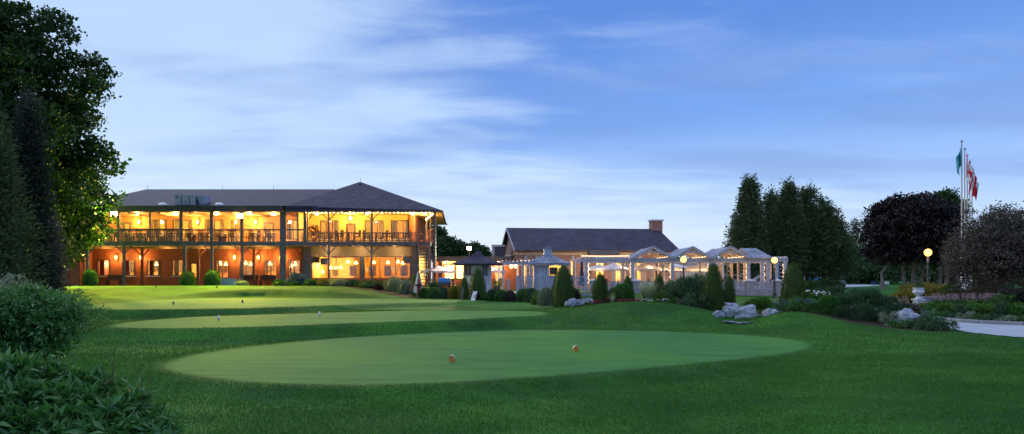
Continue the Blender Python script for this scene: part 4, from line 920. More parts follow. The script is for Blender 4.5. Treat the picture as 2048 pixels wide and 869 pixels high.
for i, (a, b) in enumerate(((1264, 1345), (1345, 1421), (1421, 1497))):
    x0, x1 = PX(a, DP), PX(b, DP); c = (x0+x1)/2; y0, y1 = DP-.35, DQ+.5
    m_ = MB(); th = .07
    for (p, q) in (((x0+.03, ZB1+.02), (c, zap)), ((x1-.03, ZB1+.02), (c, zap))):
        m_.add([(p[0], y0, p[1]), (q[0], y0, q[1]), (q[0], y1, q[1]), (p[0], y1, p[1]), (p[0], y0, p[1]-th), (q[0], y0, q[1]-th), (q[0], y1, q[1]-th), (p[0], y1, p[1]-th)], [(0,1,2,3),(4,7,6,5),(0,4,5,1),(3,2,6,7),(0,3,7,4)])
    m_.build('roof', 'roof_cedar', pg)
    for yy in (y0-.03, DQ):
        MB().bar((x0, yy, ZB1), (c, yy, zap-.03), .06, .17).bar((x1, yy, ZB1), (c, yy, zap-.03), .06, .17).bar((c-.62, yy+.01, zap-.42), (c+.62, yy+.01, zap-.42), .05, .12).build('truss', 'wood_white', pg)
    for k in range(5):
        yy = DP+.4+k*.95; MB().bar((x0+.1, yy, ZB1-.02), (c, yy, zap-.12), .06, .1).bar((x1-.1, yy, ZB1-.02), (c, yy, zap-.12), .06, .1).build('rafter', 'wood_pale', pg)
    MB().tube([(x0+.35, DP+.1, ZB1+.12), (x0+.35, DQ-.1, ZB1+.12)], .02, 5).tube([(x1-.35, DP+.1, ZB1+.12), (x1-.35, DQ-.1, ZB1+.12)], .02, 5).build('rope_light', 'rope_light', pg)
x0, x1 = PX(1499, DP), PX(1545, DP)
MB().add([(x0, DP-.3, ZB1+.02), (x1, DP-.3, ZB1+.02), (PX(1512, 58.3), 58.3, PZ(497, 58.3)), (x0, 58.3, PZ(497, 58.3)), (x1, 61, ZB1), (x0, 61, ZB1)], [(0,1,2,3), (3,2,4,5), (1,4,2)]).build('roof', 'roof_cedar', pg)
sl = MB(); x = PX(1164, DP)
while x < PX(1262, DP): sl.box(x, x+.05, DP-.35, DQ+.4, ZB1+.003, ZB1+.13); x += .3
sl.build('slats', 'wood_white', pg); sl = MB(); x = PX(1546, DP)
while x < PX(1577, DP): sl.box(x, x+.05, DP-.35, DQ+.4, ZB1+.003, ZB1+.13); x += .3
sl.build('slats', 'wood_white', pg)
MB().tube([(PX(1162, DP), DP-.2, ZB1+.17), (PX(1205, DP), DP-.2, ZB1+.15), (PX(1258, DP), DP-.2, ZB1+.17)], .022, 5).build('rope_light', 'rope_light', pg)
for px in (1177, 1260.5, 1340.5, 1415.5, 1492.5, 1528, 1566):
    x = PX(px, DP+.2); MB().tube([(x+(.05 if k % 2 else -.05), DP+.14, ZPF+.6+k*.22) for k in range(8)], .016, 4).build('rope_light', 'rope_light', pg)
for px in (1185, 1250, 1300, 1335, 1375, 1410, 1450, 1490, 1530, 1560): plight('pergola_light', (PX(px, 57.6), 57.6, ZB0-.35), 28, (1, .58, .26), .2)
for px in (1200, 1280, 1360, 1440): plight('pergola_light', (PX(px, 62.6), 62.6, 2.6), 120, (1, .62, .30), .2)
# --- patio wall: stone piers with caps, trellis between
pw = thing('patio_wall', 'low grey stone wall with trellis panels in front of timber pergola', 'patio wall', (PX(1370, 55.4), 55.4, .5))
DWL = 55.4; zw0_, zw1_ = PZ(585, DWL), PZ(564, DWL)
MB().box(PX(1180, DWL), PX(1562, DWL), DWL, DWL+.3, .2, PZ(579, DWL)).build('stone_base', 'stone_block', pw)
pier = [(1180, 1196), (1264, 1280), (1352, 1366), (1408, 1424), (1492, 1509), (1549, 1562)]
for a, b in pier:
    MB().box(PX(a, DWL), PX(b, DWL), DWL-.06, DWL+.4, .2, zw1_+.03).build('pier', 'stone_block', pw)
    x0, x1 = PX(a, DWL)-.07, PX(b, DWL)+.07; c = (x0+x1)/2
    MB().add([(x0, DWL-.14, zw1_+.032), (x1, DWL-.14, zw1_+.032), (x1, DWL+.48, zw1_+.032), (x0, DWL+.48, zw1_+.032), (x0, DWL-.14, zw1_+.1), (x1, DWL-.14, zw1_+.1), (x1, DWL+.48, zw1_+.1), (x0, DWL+.48, zw1_+.1), (c, DWL+.17, zw1_+.22)], [(0,3,2,1),(0,1,5,4),(1,2,6,5),(2,3,7,6),(3,0,4,7),(4,5,8),(5,6,8),(6,7,8),(7,4,8)]).build('pier_cap', 'stone_cap', pw)
for (a0, a1), (b0, b1) in zip(pier[:-1], pier[1:]):
    x0, x1 = PX(a1, DWL)+.02, PX(b0, DWL)-.02; n = max(4, int((x1-x0)/.12)); m_ = MB().box(x0, x1, DWL+.1, DWL+.2, zw1_-.08, zw1_).box(x0, x1, DWL+.1, DWL+.2, PZ(579, DWL)+.01, PZ(579, DWL)+.07)
    for i in range(n+1): x = x0+(x1-x0)*i/n; m_.box(x-.022, x+.022, DWL+.13, DWL+.15, PZ(579, DWL)+.07, zw1_-.08)
    for j in range(1, 5): z = PZ(579, DWL)+.07+(zw1_-.15-PZ(579, DWL))*j/5; m_.box(x0, x1, DWL+.155, DWL+.17, z-.022, z+.022)
    m_.box((x0+x1)/2-.07, (x0+x1)/2+.07, DWL+.08, DWL+.22, PZ(579, DWL), zw1_+.02); m_.build('trellis', 'wood_white', pw)
# --- X-panelled railing
DR2 = 49.2; za, zb = PZ(579, DR2), PZ(553, DR2)
xr = thing('lattice_railing', 'pale timber railing with crossed lattice panels round the blue kiosk', 'railing', (PX(1100, DR2), DR2, za))
ps = [1037, 1058, 1083, 1109, 1142, 1171]
for px in ps: MB().box(PX(px, DR2)-.09, PX(px, DR2)+.09, DR2-.09, DR2+.09, za-.25, zb+.06).build('post', 'wood_white', xr)
for a, b in zip(ps[:-1], ps[1:]):
    x0, x1 = PX(a, DR2)+.1, PX(b, DR2)-.1; m_ = MB().box(x0, x1, DR2-.05, DR2+.05, zb-.07, zb).box(x0, x1, DR2-.03, DR2+.03, za+.02, za+.08); c = (x0+x1)/2; zm = (za+zb)/2
    for (p, q) in (((x0, za+.08), (x1, zb-.07)), ((x0, zb-.07), (x1, za+.08)), ((x0, zm), (c, zb-.07)), ((c, zb-.07), (x1, zm)), ((x0, zm), (c, za+.08)), ((c, za+.08), (x1, zm)), ((c, za+.08), (c, zb-.07)), ((x0, zm), (x1, zm))): m_.bar((p[0], DR2, p[1]), (q[0], DR2, q[1]), .045, .03, (0,1,0))
    m_.build('lattice_panel', 'wood_white', xr)
# side run towards the pergola
# --- small pergola over the walk
sp_ = thing('small_pergola', 'white timber walkway pergola between the two kiosks', 'pergola', (PX(1030, 51.5), 51.5, .7))
zq0, zq1 = PZ(530, 51), PZ(523, 51)
MB().box(PX(1000, 51), PX(1068, 51), 50.95, 51.05, zq0, zq1).build('beam', 'wood_white', sp_); MB().box(PX(1000, 51), PX(1068, 51), 53.95, 54.05, zq0, zq1).build('beam', 'wood_white', sp_)
m_ = MB()
for i in range(9): x = PX(1003, 51)+i*.27; m_.box(x, x+.05, 50.6, 54.4, zq1+.002, zq1+.1)
m_.build('slats', 'wood_white', sp_)
for px, d in ((1006.5, 51), (1045, 51), (998, 54), (1035, 54)): MB().box(PX(px, d)-.07, PX(px, d)+.07, d-.07, d+.07, .6, zq0-.002).build('post', 'wood_white', sp_)
def bulb(p, label): 
    t_ = thing('hanging_lantern', label, 'lantern', p, 0, 'lanterns on the walkway pergola'); MB().lathe(p, [(.03,-.13),(.12,-.03),(.1,.1),(.03,.14)], 10).build('lantern_glass', 'lamp_warm', t_); MB().bar((p[0], p[1], p[2]+.12), (p[0], p[1], p[2]+.32), .03).build('bracket', 'metal_dark', t_)
    plight('lantern_light', (p[0], p[1]-.25, p[2]), 60, (1, .58, .22), .1)
bulb(P(1022.5, 533.5, 53), 'left of the pair of glowing lanterns hanging in small walkway pergola'); bulb(P(1031, 533, 53), 'right of the pair of glowing lanterns hanging in small walkway pergola')
# --- grey roofed kiosk
def pyr(cx, cy, hw_, z0, z1, th=.1, top=0.0):
    return MB().add([(cx-hw_, cy-hw_, z0), (cx+hw_, cy-hw_, z0), (cx+hw_, cy+hw_, z0), (cx-hw_, cy+hw_, z0), (cx-top, cy-top, z1), (cx+top, cy-top, z1), (cx+top, cy+top, z1), (cx-top, cy+top, z1), (cx-hw_, cy-hw_, z0-th), (cx+hw_, cy-hw_, z0-th), (cx+hw_, cy+hw_, z0-th), (cx-hw_, cy+hw_, z0-th)],
        [(0,1,5,4),(1,2,6,5),(2,3,7,6),(3,0,4,7),(4,5,6,7),(0,8,9,1),(1,9,10,2),(2,10,11,3),(3,11,8,0),(8,11,10,9)])
kd = 46.0; k1 = thing('white_kiosk', 'small white kiosk with shallow grey pyramid roof and dark windows', 'kiosk', (PX(955, kd+1.2), kd+1.2, .5))
cx, cy = PX(955.5, kd+1.2), kd+1.25; ze = PZ(527.5, kd-.3)
pyr(cx, cy, 1.55, ze, PZ(514, cy), .07, .42).build('roof', 'roof_dark', k1); pyr(cx, cy, .44, PZ(514, cy)+.004, PZ(501, cy), .02, .03).build('roof_peak', 'roof_dark', k1)
hwd = .82
# octagonal-ish body: left bay tan, middle and right bay white
fx = [PX(928, kd+.8), PX(944, kd+.45), PX(961, kd+.45), PX(982, kd+.8)]; fy = [kd+.8, kd+.45, kd+.45, kd+.8]
def vwall(mb, xa_, ya_, xb_, yb_, z0, z1): return mb.add([(xa_, ya_, z0), (xb_, yb_, z0), (xb_, yb_, z1), (xa_, ya_, z1)], [(0,1,2,3)])
bd = MB(); 
for i in range(3): vwall(bd, fx[i], fy[i], fx[i+1], fy[i+1], .3, ze-.05)
vwall(bd, fx[3], fy[3], fx[3], kd+2.4, .3, ze-.05); vwall(bd, fx[3], kd+2.4, fx[0], kd+2.4, .3, ze-.05); vwall(bd, fx[0], kd+2.4, fx[0], fy[0], .3, ze-.05); bd.build('wall', 'siding_white', k1)
def kwin(i, u0, u1, z0, z1):
    A = Vector((fx[i], fy[i], 0)); Bv = Vector((fx[i+1], fy[i+1], 0)); n_ = (Bv-A).cross(Vector((0,0,1))).normalized()*.03
    if n_.y > 0: n_ = -n_
    a, b = A+(Bv-A)*u0+n_, A+(Bv-A)*u1+n_; m_ = MB()
    for (p, q) in (((a.x,a.y,z0),(b.x,b.y,z0)),((a.x,a.y,z1),(b.x,b.y,z1)),((a.x,a.y,z0),(a.x,a.y,z1)),((b.x,b.y,z0),(b.x,b.y,z1)),(((a.x+b.x)/2,(a.y+b.y)/2,z0),((a.x+b.x)/2,(a.y+b.y)/2,z1))): m_.bar(p, q, .05)
    o = m_.build('window', 'metal_light', k1); vwall(MB(), a.x, a.y, b.x, b.y, z0, z1).build('pane', 'tv_screen', o)
kwin(0, .12, .95, PZ(552, kd+.6), PZ(531, kd+.6)); kwin(2, .15, .65, PZ(552, kd+.6), PZ(531, kd+.6))
lp = thing('floodlight', 'blinding floodlight on the annex roof behind the grey kiosk roof', 'floodlight', P(938, 497, 59.5), 0, 'floodlights on the roof edges')
x, y, z = P(938, 497, 59.0); MB().box(x-.17, x+.17, y, y+.16, z-.13, z+.13).bar((x, y+.08, z-.1), (x, y+.1, zt1+.02), .06).build('housing', 'metal_dark', lp); MB().box(x-.15, x+.15, y-.04, y-.005, z-.11, z+.11).build('lens', 'lamp_flood', lp)
l = bpy.data.lights.new('flood_beam', 'SPOT'); l.energy = 5200; l.color = (1, .9, .55); l.spot_size = R(140); l.spot_blend = .9; l.shadow_soft_size = .12
o = bpy.data.objects.new('flood_beam', l); COL.objects.link(o); o.location = (x, y-.1, z); o.rotation_euler = (Vector((-2, 42, .2))-Vector((x, y, z))).to_track_quat('-Z', 'Y').to_euler()
# --- blue kiosk with cupola
kd = 52.0; cx, cy = PX(1095.5, kd), kd+.2; k2 = thing('blue_kiosk', 'pale blue boarded kiosk with shingled roof and little gabled cupola', 'kiosk', (cx, cy, .72))
ze = PZ(528, kd-1.4); pyr(cx, cy, 1.48, ze+.06, PZ(510, cy), .14, .26).build('roof', 'roof_cedar', k2)
zc0, zc1 = PZ(511, cy), PZ(496.5, cy)
cu = MB().box(cx-.27, cx+.27, cy-.27, cy+.27, zc0-.1, zc1-.02).build('cupola', 'siding_blue', k2)
MB().prism([(cx-.38, cy-.38, zc1-.1), (cx, cy-.38, zc1+.16), (cx+.38, cy-.38, zc1-.1), (cx, cy-.38, zc1+.04)], (0, .76, 0)).build('cupola_roof', 'roof_cedar', cu)
oz0, oz1 = PZ(551, kd-.9), PZ(532, kd-.9); hb = [(PX(1096, kd-.9), PX(1122, kd-.9), oz0, oz1)]
MB().wall(PX(1068, kd-.9), PX(1129, kd-.9), .6, ze-.1, kd-.9, .06, hb).build('wall', 'siding_blue', k2)
MB().add([(PX(1068, kd-.9), kd-.9, .6), (PX(1068, kd-.9), kd+1.3, .6), (PX(1068, kd-.9), kd+1.3, ze-.1), (PX(1068, kd-.9), kd-.9, ze-.1), (PX(1129, kd-.9), kd+1.3, .6), (PX(1129, kd-.9), kd+1.3, ze-.1), (PX(1129, kd-.9), kd-.9, .6), (PX(1129, kd-.9), kd-.9, ze-.1)], [(0,1,2,3),(1,4,5,2),(6,7,5,4)]).build('side_wall', 'plaster_cream', k2)
for px in (1062, 1069, 1096, 1124, 1131): MB().box(PX(px, kd-.95)-.07, PX(px, kd-.95)+.07, kd-1.06, kd-.92, .6, ze-.08).build('post', 'wood_white', k2)
MB().box(hb[0][0], hb[0][1], kd-1.0, kd-.7, oz0-.06, oz0).build('counter', 'wood_dark', k2)
x0 = PX(1099, kd-.3); x1 = PX(1115, kd-.3); tv = thing('television', 'dark flat television hanging in the opening of blue kiosk', 'television', (x0, kd-.3, 1.9)); MB().box(x0, x1, kd-.3, kd-.22, PZ(550, kd-.3), PZ(535, kd-.3)).build('casing', 'plastic_black', tv); MB().box(x0+.02, x1-.02, kd-.32, kd-.302, PZ(549, kd-.3), PZ(536, kd-.3)).build('screen', 'tv_screen', tv)
plight('kiosk_light', (PX(1112, kd+.3), kd+.3, ze-.3), 55, (1, .72, .3), .1)
# --- umbrellas
def umbrella(px, py, d, Rr, h, z0, label, mat='cloth_umbrella', group='open patio umbrellas'):
    x, y, z = P(px, py, d); t_ = thing('patio_umbrella', label, 'umbrella', (x, y, z0), 0, group)
    n = 8; m_ = MB(); vs = [(x, y, z)]; 
    for r_, zz in ((.5, .52), (1.0, 1.0)):
        for k in range(n*2): a = math.pi*k/n; sag = .0 if k % 2 == 0 else .05*r_; vs.append((x+Rr*r_*math.cos(a)*(1 if k % 2 == 0 else .95), y+Rr*r_*math.sin(a)*(1 if k % 2 == 0 else .95), z-h*zz+sag))
    fs = [(0, 1+k, 1+(k+1) % 16) for k in range(16)]+[(1+k, 17+k, 17+(k+1) % 16, 1+(k+1) % 16) for k in range(16)]
    c0 = len(vs); vs += [(v[0], v[1], v[2]-.14) for v in vs[17:33]]; fs += [(17+k, c0+k, c0+(k+1) % 16, 17+(k+1) % 16) for k in range(16)]
    m_.add(vs, fs).build('canopy', mat, t_); MB().tube([(x, y, z0), (x, y, z+.06)], .025, 6).build('pole', 'wood_pale', t_); MB().lathe((x, y, z0), [(.24,0),(.24,.06),(.05,.1)], 12).build('base', 'metal_dark', t_)
umbrella(876, 531.5, 56.5, 1.35, .45, .7, 'pinkish white umbrella on the patio right of the staircase', 'cloth_pink')
umbrella(978, 531, 57, 1.3, .45, .7, 'pinkish umbrella half hidden behind the white kiosk', 'cloth_pink')
umbrella(1197, 528.5, 60, 1.2, .42, .72, 'leftmost white umbrella under the pergola by the yellow door')
umbrella(1227, 526.5, 58.6, 1.5, .5, .72, 'wide white umbrella second from the left under the pergola')
umbrella(1256, 528.5, 60, 1.2, .42, .72, 'white umbrella behind the first lattice post of the pergola')
umbrella(1290, 526.5, 58.6, 1.5, .5, .72, 'wide white umbrella under the first gable of the pergola')
umbrella(1334, 528, 59.5, 1.35, .45, .72, 'white umbrella left of the glowing globe lamp under pergola')
umbrella(1352, 527.5, 62.5, 1.6, .5, .72, 'white umbrella directly behind the glowing globe lamp in pergola')
umbrella(1402, 527.5, 59.5, 1.5, .5, .72, 'white umbrella under the second gable, right of globe lamp')
def closed_umb(p, H, r_, mat, label, stripes=False):
    t_ = thing('closed_umbrella', label, 'umbrella', p); x, y, z = p; n = 16; m_ = MB(); prof = [(.03, H), (.07, H*.97), (r_*.45, H*.72), (r_*.8, H*.45), (r_*1.0, H*.22), (r_*.96, H*.2)]
    vs = []; 
    for q, zz in prof:
        for k in range(n): a = 2*math.pi*k/n; rr = q*(1.12 if k % 2 == 0 else .72); vs.append((x+rr*math.cos(a), y+rr*math.sin(a), z+zz))
    for i in range(len(prof)-1):
        for k in range(n): 
            m_.k = 1 if stripes and (k in (12, 13) or (k in (11, 12) and i in (2, 3)) or k in (3, 4)) else 0
            if i == 0 and k == 0: base = len(m_.v)
            m_.f.append((i*n+k, i*n+(k+1) % n, (i+1)*n+(k+1) % n, (i+1)*n+k)); m_.m.append(m_.k)
    m_.v = vs; m_.build('canopy', [mat, 'chair_red'], t_); MB().tube([(x, y, z), (x, y, z+H+.05)], .022, 6).build('pole', 'metal_light', t_); return t_
x, y, z = P(837, 597.5, 46.2); z = gz(x, y)
cu_ = closed_umb((x, y, z), PZ(544, 46.2)-z, .30, 'cloth_white', 'closed white umbrella with dark red panels at the lawn edge', True); MB().lathe((x, y, z), [(.3,0),(.3,.07),(.06,.12)], 12).build('base', 'metal_dark', cu_)
bnm = thing('standing_table', 'black pedestal table round the closed red and white umbrella', 'table', (x, y, z)); MB().lathe((x, y, z+.02), [(.34,.8),(.34,.84)], 16).build('table_top', 'plastic_black', bnm); MB().lathe((x, y, z+.0), [(.3,.0),(.16,.1),(.12,.5),(.22,.79)], 12).build('pedestal', 'plastic_black', bnm)
x2 = PX(825.5, 46.2); ch_ = thing('wooden_bench', 'small dark bench with reddish back beside closed umbrella', 'bench', (x2, 46.2, gz(x2, 46.2))); zz = gz(x2, 46.2)
MB().box(x2-.2, x2+.22, 46.0, 46.45, zz+.4, zz+.45).build('seat', 'wood_dark', ch_); MB().box(x2-.2, x2+.22, 46.44, 46.48, zz+.5, zz+.85).build('backrest', 'wood_red', ch_)
for a in (-.17, .19):
    for b in (46.03, 46.43): MB().box(x2+a-.02, x2+a+.02, b-.02, b+.02, zz, zz+.4).build('leg', 'wood_dark', ch_)
closed_umb((PX(1163.5, 54.5), 54.5, .72), PZ(523, 54.5)-.72, .2, 'cloth_navy', 'closed dark blue umbrella left of timber pergola')
# --- lamp posts
def lamp(px, pyg, d, zb, label, rg=.185):
    x, y, z = P(px, pyg, d); t_ = thing('lamp_post', label, 'lamp post', (x, y, zb), 0, 'globe lamp posts')
    h = z-zb; MB().lathe((x, y, zb), [(.20,-.1),(.20,.1),(.15,.14),(.14,.34),(.17,.38),(.10,.44),(.075,.6),(.06,1.3),(.052,h-.62),(.075,h-.6),(.075,h-.54),(.05,h-.5)], 14).build('column', 'metal_green', t_, smooth=False)
    MB().lathe((x, y, zb), [(.052,h-.50),(.06,h-.42),(.045,h-.40),(.07,h-.3),(.10,h-rg-.01)], 14).build('collar', 'band_cream', t_)
    MB().lathe((x, y, z), [(max(.02, rg*math.sin(a)), -rg*math.cos(a)) for a in np.linspace(.1, 3.1, 12)], 20).build('globe', 'lamp_globe', t_, smooth=True)
    o = plight('globe_light', (x, y, z), 120, (1, .55, .18), rg+.04); o.location.z += .0; return t_
lamp(1367, 519.5, 47, gz(PX(1367, 47), 47), 'glowing globe lamp post in front of the second pergola gable')
lamp(1549, 521, 52, gz(PX(1549, 52), 52), 'globe lamp post on the grass at the right end of pergola', .205)
lamp(1856, 505.5, 43, gz(PX(1856, 43), 43), 'globe lamp post among the yellow shrubs below purple tree', .205)
# --- furniture
def chairmesh(nm, mat):
    m_ = MB(); m_.box(-.23, .23, -.23, .2, .42, .47)
    for sx in (-.2, .2): m_.bar((sx, .2, 0), (sx, .24, .92), .045).bar((sx, -.2, 0), (sx, -.2, .43), .045)
    m_.bar((-.22, .24, .9), (.22, .24, .9), .05, .07).bar((-.2, .22, .66), (.2, .22, .66), .04)
    for sx in (-.12, -.04, .04, .12): m_.bar((sx, .21, .48), (sx, .24, .88), .03)
    for sx in (-.23, .23): m_.bar((sx, -.2, .66), (sx, .22, .68), .04).bar((sx, -.2, .45), (sx, -.2, .66), .03)
    return m_
proto = {}
def put(kind, p, rz, label, cat, group, make, name):
    if kind not in proto: o = make(); proto[kind] = o
    else: o = proto[kind].copy(); COL.objects.link(o)
    o.location = p; o.rotation_euler = (0, 0, rz); tag(o, label, cat, group); return o
def mkchair(mat, nm='dining_chair'): return lambda: chairmesh(nm, mat).build(nm, mat, origin=(0,0,0))
def mktable():
    m_ = MB(); m_.lathe((0,0,0), [(.42,.04),(.40,.3),(.44,.70),(.46,.745),(.45,.76)], 18); return m_.build('dining_table', 'cloth_white', origin=(0,0,0))
def mkdark():
    m_ = MB(); m_.lathe((0,0,0), [(.46,.72),(.46,.76)], 16).lathe((0,0,0), [(.06,.02),(.05,.72)], 8).lathe((0,0,0), [(.26,0),(.24,.04)], 12); return m_.build('deck_table', 'chair_dark', origin=(0,0,0))
rs = np.random.RandomState(77)
bays = [((185, 232), 'leftmost glazed bay of upper veranda'), ((242, 298), 'left half of the balustraded bay of upper veranda'), ((305, 358), 'right half of the balustraded bay of upper veranda'), ((368, 420), 'glazed bay right of the balustrade'), ((428, 480), 'bay under the second floodlight'), ((490, 556), 'widest bay beside the tall wide post')]
for (a, b), nm in bays:
    for k, px in enumerate((a+(b-a)*.27, a+(b-a)*.76)):
        side = 'left' if k == 0 else 'right'; p = (PX(px, 57.9), 57.9, ZD1); put('table', p, 0, side+' white clothed table in the '+nm, 'table', 'white tables on the upper veranda', mktable, 'dining_table')
        put('chair', (p[0]-.62, 57.7+rs.uniform(-.2,.2), ZD1), R(90)+rs.uniform(-.3,.3), 'chair left of '+side+' table, '+nm, 'chair', 'chairs on the upper veranda', mkchair('chair_dark'), 'dining_chair')
        put('chair', (p[0]+.15, 57.25, ZD1), R(180)+rs.uniform(-.3,.3), 'chair before '+side+' table, '+nm, 'chair', 'chairs on the upper veranda', mkchair('chair_dark'), 'dining_chair')
for i, (px, nm) in enumerate(((662,'the first window pair'),(697,'the door'),(752,'the middle window'),(797,'the right window'))):
    p = (PX(px, 57.3), 57.3, ZD1); put('dtable', p, 0, 'dark round table on the yellow deck in front of '+nm, 'table', 'dark tables on the yellow deck', mkdark, 'deck_table')
    put('chair', (p[0]-.68, 57.2, ZD1), R(90)+rs.uniform(-.3,.3), 'dark chair left of the yellow deck table before '+nm, 'chair', 'chairs on the yellow deck', mkchair('chair_dark'), 'dining_chair')
    put('chair', (p[0]+.66, 57.2, ZD1), R(-90)+rs.uniform(-.3,.3), 'dark chair right of the yellow deck table before '+nm, 'chair', 'chairs on the yellow deck', mkchair('chair_dark'), 'dining_chair')
for i, (px, d, nm) in enumerate(((878, 55, 'nearest the stairs'), (893, 54, 'behind the blue grill'), (905, 56, 'left of the white kiosk'), (912, 54.5, 'nearest the white kiosk'), (886, 57, 'under the pinkish umbrella'), (990, 55, 'right of the white kiosk'), (998, 53.5, 'beside the planter at walkway pergola'))):
    k = 'rchair' if i in (2, 5) else 'chair'; put(k, (PX(px, d), d, .73), rs.uniform(0, 6), ('red' if k == 'rchair' else 'dark')+' patio chair '+nm, 'chair', 'patio chairs', mkchair('chair_red' if k == 'rchair' else 'chair_dark'), 'dining_chair')
put('dtable', (PX(897, 55), 55, .73), 0, 'dark patio table between the stairs and white kiosk', 'table', None, mkdark, 'deck_table')
k = 0
for px, d, a in ((1210,58,'left'),(1236,57.6,'wide second'),(1272,58,'first gable left'),(1300,57.6,'first gable right'),(1362,58,'second gable'),(1400,57.7,'second gable right'),(1440,58,'third gable'),(1470,57.6,'third gable right'),(1515,58,'rightmost bay')):
    put('dtable', (PX(px, d), d, ZPF), 0, 'dark table in the pergola, '+a+' one behind the wall', 'table', 'tables in the pergola', mkdark, 'deck_table')
    for s_ in (-1, 1): put('chair', (PX(px, d)+s_*.72, d-.1, ZPF), s_*R(-90)+rs.uniform(-.4,.4), ('left' if s_ < 0 else 'right')+' chair at pergola table, '+a+' one', 'chair', 'chairs in the pergola', mkchair('chair_dark'), 'dining_chair')
# blue covered grill, planter, dark crate, pots
x, d = PX(889, 50.5), 50.5; z = .72; gr_ = thing('gas_grill', 'barbecue with bright blue lid on the patio left of kiosk', 'grill', (x, d, z))
MB().prism([(x-.38, d-.25, z+.72), (x-.38, d+.25, z+.72), (x-.38, d+.2, z+.95), (x-.38, d, z+1.02), (x-.38, d-.2, z+.95)], (.76, 0, 0)).build('lid', 'plastic_blue', gr_); MB().box(x-.42, x+.42, d-.26, d+.26, z+.5, z+.715).build('firebox', 'metal_dark', gr_)
MB().box(x+.43, x+.72, d-.2, d+.2, z+.68, z+.71).build('side_shelf', 'metal_light', gr_)
for a in (-.36, .36): MB().bar((x+a, d, z-.2), (x+a, d, z+.5), .06).build('leg', 'metal_dark', gr_)
x, d = PX(994, 49.6), 49.6; pl = thing('planter_box', 'dark square planter with small plant beside the walkway pergola', 'planter', (x, d, .7)); MB().box(x-.24, x+.24, d-.24, d+.24, .66, 1.16).build('box', 'metal_dark', pl)
rs2 = np.random.RandomState(3); c, o_ = shellpts(rs2, [(np.array([x, d, 1.28]), np.array([.26, .26, .2]))], 60, .3); v, f, ti = foliage(rs2, c, o_, .04, 5, .09); link_mesh('plant', v, f, 'leaf_box', pl, tint=ti)
x, d = PX(446.5, 55), 55; tag(MB().box(PX(440, d), PX(473, d), d, d+.05, PZ(575, d), PZ(557.5, d)).build('grey_screen', 'metal_light', origin=(x, d, 1.1)), 'low grey blue screen panel right of the second round clipped bush', 'screen')
for px, nm in ((229, 'below the first lower windows'), (500, 'below the seventh lower window'), (535, 'left of the wide tall post')):
    x = PX(px, 58.3); t_ = thing('garden_bench', 'dark wooden bench against brick wall '+nm, 'bench', (x, 58.3, ZG), 0, 'benches along the brick wall'); MB().box(x-.6, x+.6, 58.0, 58.45, ZG+.42, ZG+.47).build('seat', 'chair_dark', t_); MB().box(x-.6, x+.6, 58.44, 58.5, ZG+.5, ZG+.85).build('backrest', 'chair_dark', t_)
    for a in (-.5, .5): MB().box(x+a-.03, x+a+.03, 58.02, 58.42, ZG-.05, ZG+.42).build('leg', 'chair_dark', t_)
x, d = PX(843, 60.8), 60.8
for px in (838.5, 843): tag(MB().lathe((PX(px, d), d, ZD1), [(.12,0),(.17,.3),(.19,.32)], 12).build('flower_pot', 'terracotta', origin=(PX(px, d), d, ZD1)), ('left' if px < 840 else 'right')+' orange clay pot on the deck behind the staircase top', 'flower pot', 'clay pots on deck')
pp = thing('potted_plant', 'tall leafy potted plant at the left end of yellow deck', 'potted plant', (PX(628, 57.2), 57.2, ZD1)); x, y = PX(628, 57.2), 57.2
MB().lathe((x, y, ZD1), [(.16,0),(.22,.35),(.2,.36)], 12).build('pot', 'terracotta', pp); rs2 = np.random.RandomState(4); c, o_ = shellpts(rs2, [(np.array([x, y, ZD1+.95]), np.array([.42, .42, .35])), (np.array([x, y, ZD1+.55]), np.array([.25, .25, .25]))], 90, .2); v, f, ti = foliage(rs2, c, o_, .05, 6, .12); link_mesh('foliage', v, f, 'leaf_reddark', pp, tint=ti)
# A-board, posts
x, d = PX(951, 41.6), 41.6; z = gz(x, d); ab = thing('sandwich_board', 'black and white folding board on the lawn beside clipped cones', 'sign', (x, d, z)); zt = z+.52
MB().add([(x-.27, d-.25, z), (x-.02, d-.3, z), (x+.12, d-.02, zt), (x-.13, d+.02, zt)], [(0,1,2,3)]).build('front_panel', 'metal_white', ab)
MB().bar((x-.28, d-.25, z-.02), (x-.14, d+.02, zt), .035).bar((x-.0, d-.31, z-.02), (x+.13, d-.02, zt), .035).bar((x+.36, d+.2, z-.02), (x+.13, d+.0, zt), .035).bar((x-.13, d+.02, zt), (x+.13, d-.02, zt), .04).build('frame', 'plastic_black', ab)
MB().add([(x+.06, d+.28, z), (x+.34, d+.2, z), (x+.13, d+.0, zt-.01), (x-.12, d+.04, zt-.01)], [(0,1,2,3)]).build('rear_panel', 'plastic_black', ab)
mk = MB(); 
for (a0, b0), (a1, b1) in (((-.12, .12), (-.02, .2)), ((-.1, .25), (.02, .33)), ((-.13,.2),(-.08,.3))): mk.bar((x+a0+b0*.3-.02, d-.29+b0*.45, z+b0), (x+a1+b1*.3-.02, d-.29+b1*.45, z+b1), .02)
mk.build('drawn_mark', 'metal_green', ab)
x, d = PX(924.5, 42), 42; z = gz(x, d); tag(MB().bar((x-.03, d, z-.1), (x+.03, d, z+.70), .12).bar((x+.03, d, z+.7), (x+.032, d, z+.72), .1).build('timber_post', 'wood_grey', origin=(x, d, z)), 'weathered grey timber post leaning in front of small clipped cone', 'post')
x, d = PX(1034.5, 43), 43; z = gz(x, d); tag(MB().box(x-.055, x+.055, d-.05, d+.05, z-.1, PZ(553, d)).box(x-.065, x+.065, d-.06, d+.06, PZ(553, d)+.002, PZ(552, d)).build('blue_post', 'siding_blue', origin=(x, d, z)), 'tall square blue post at the left end of lattice railing', 'post')
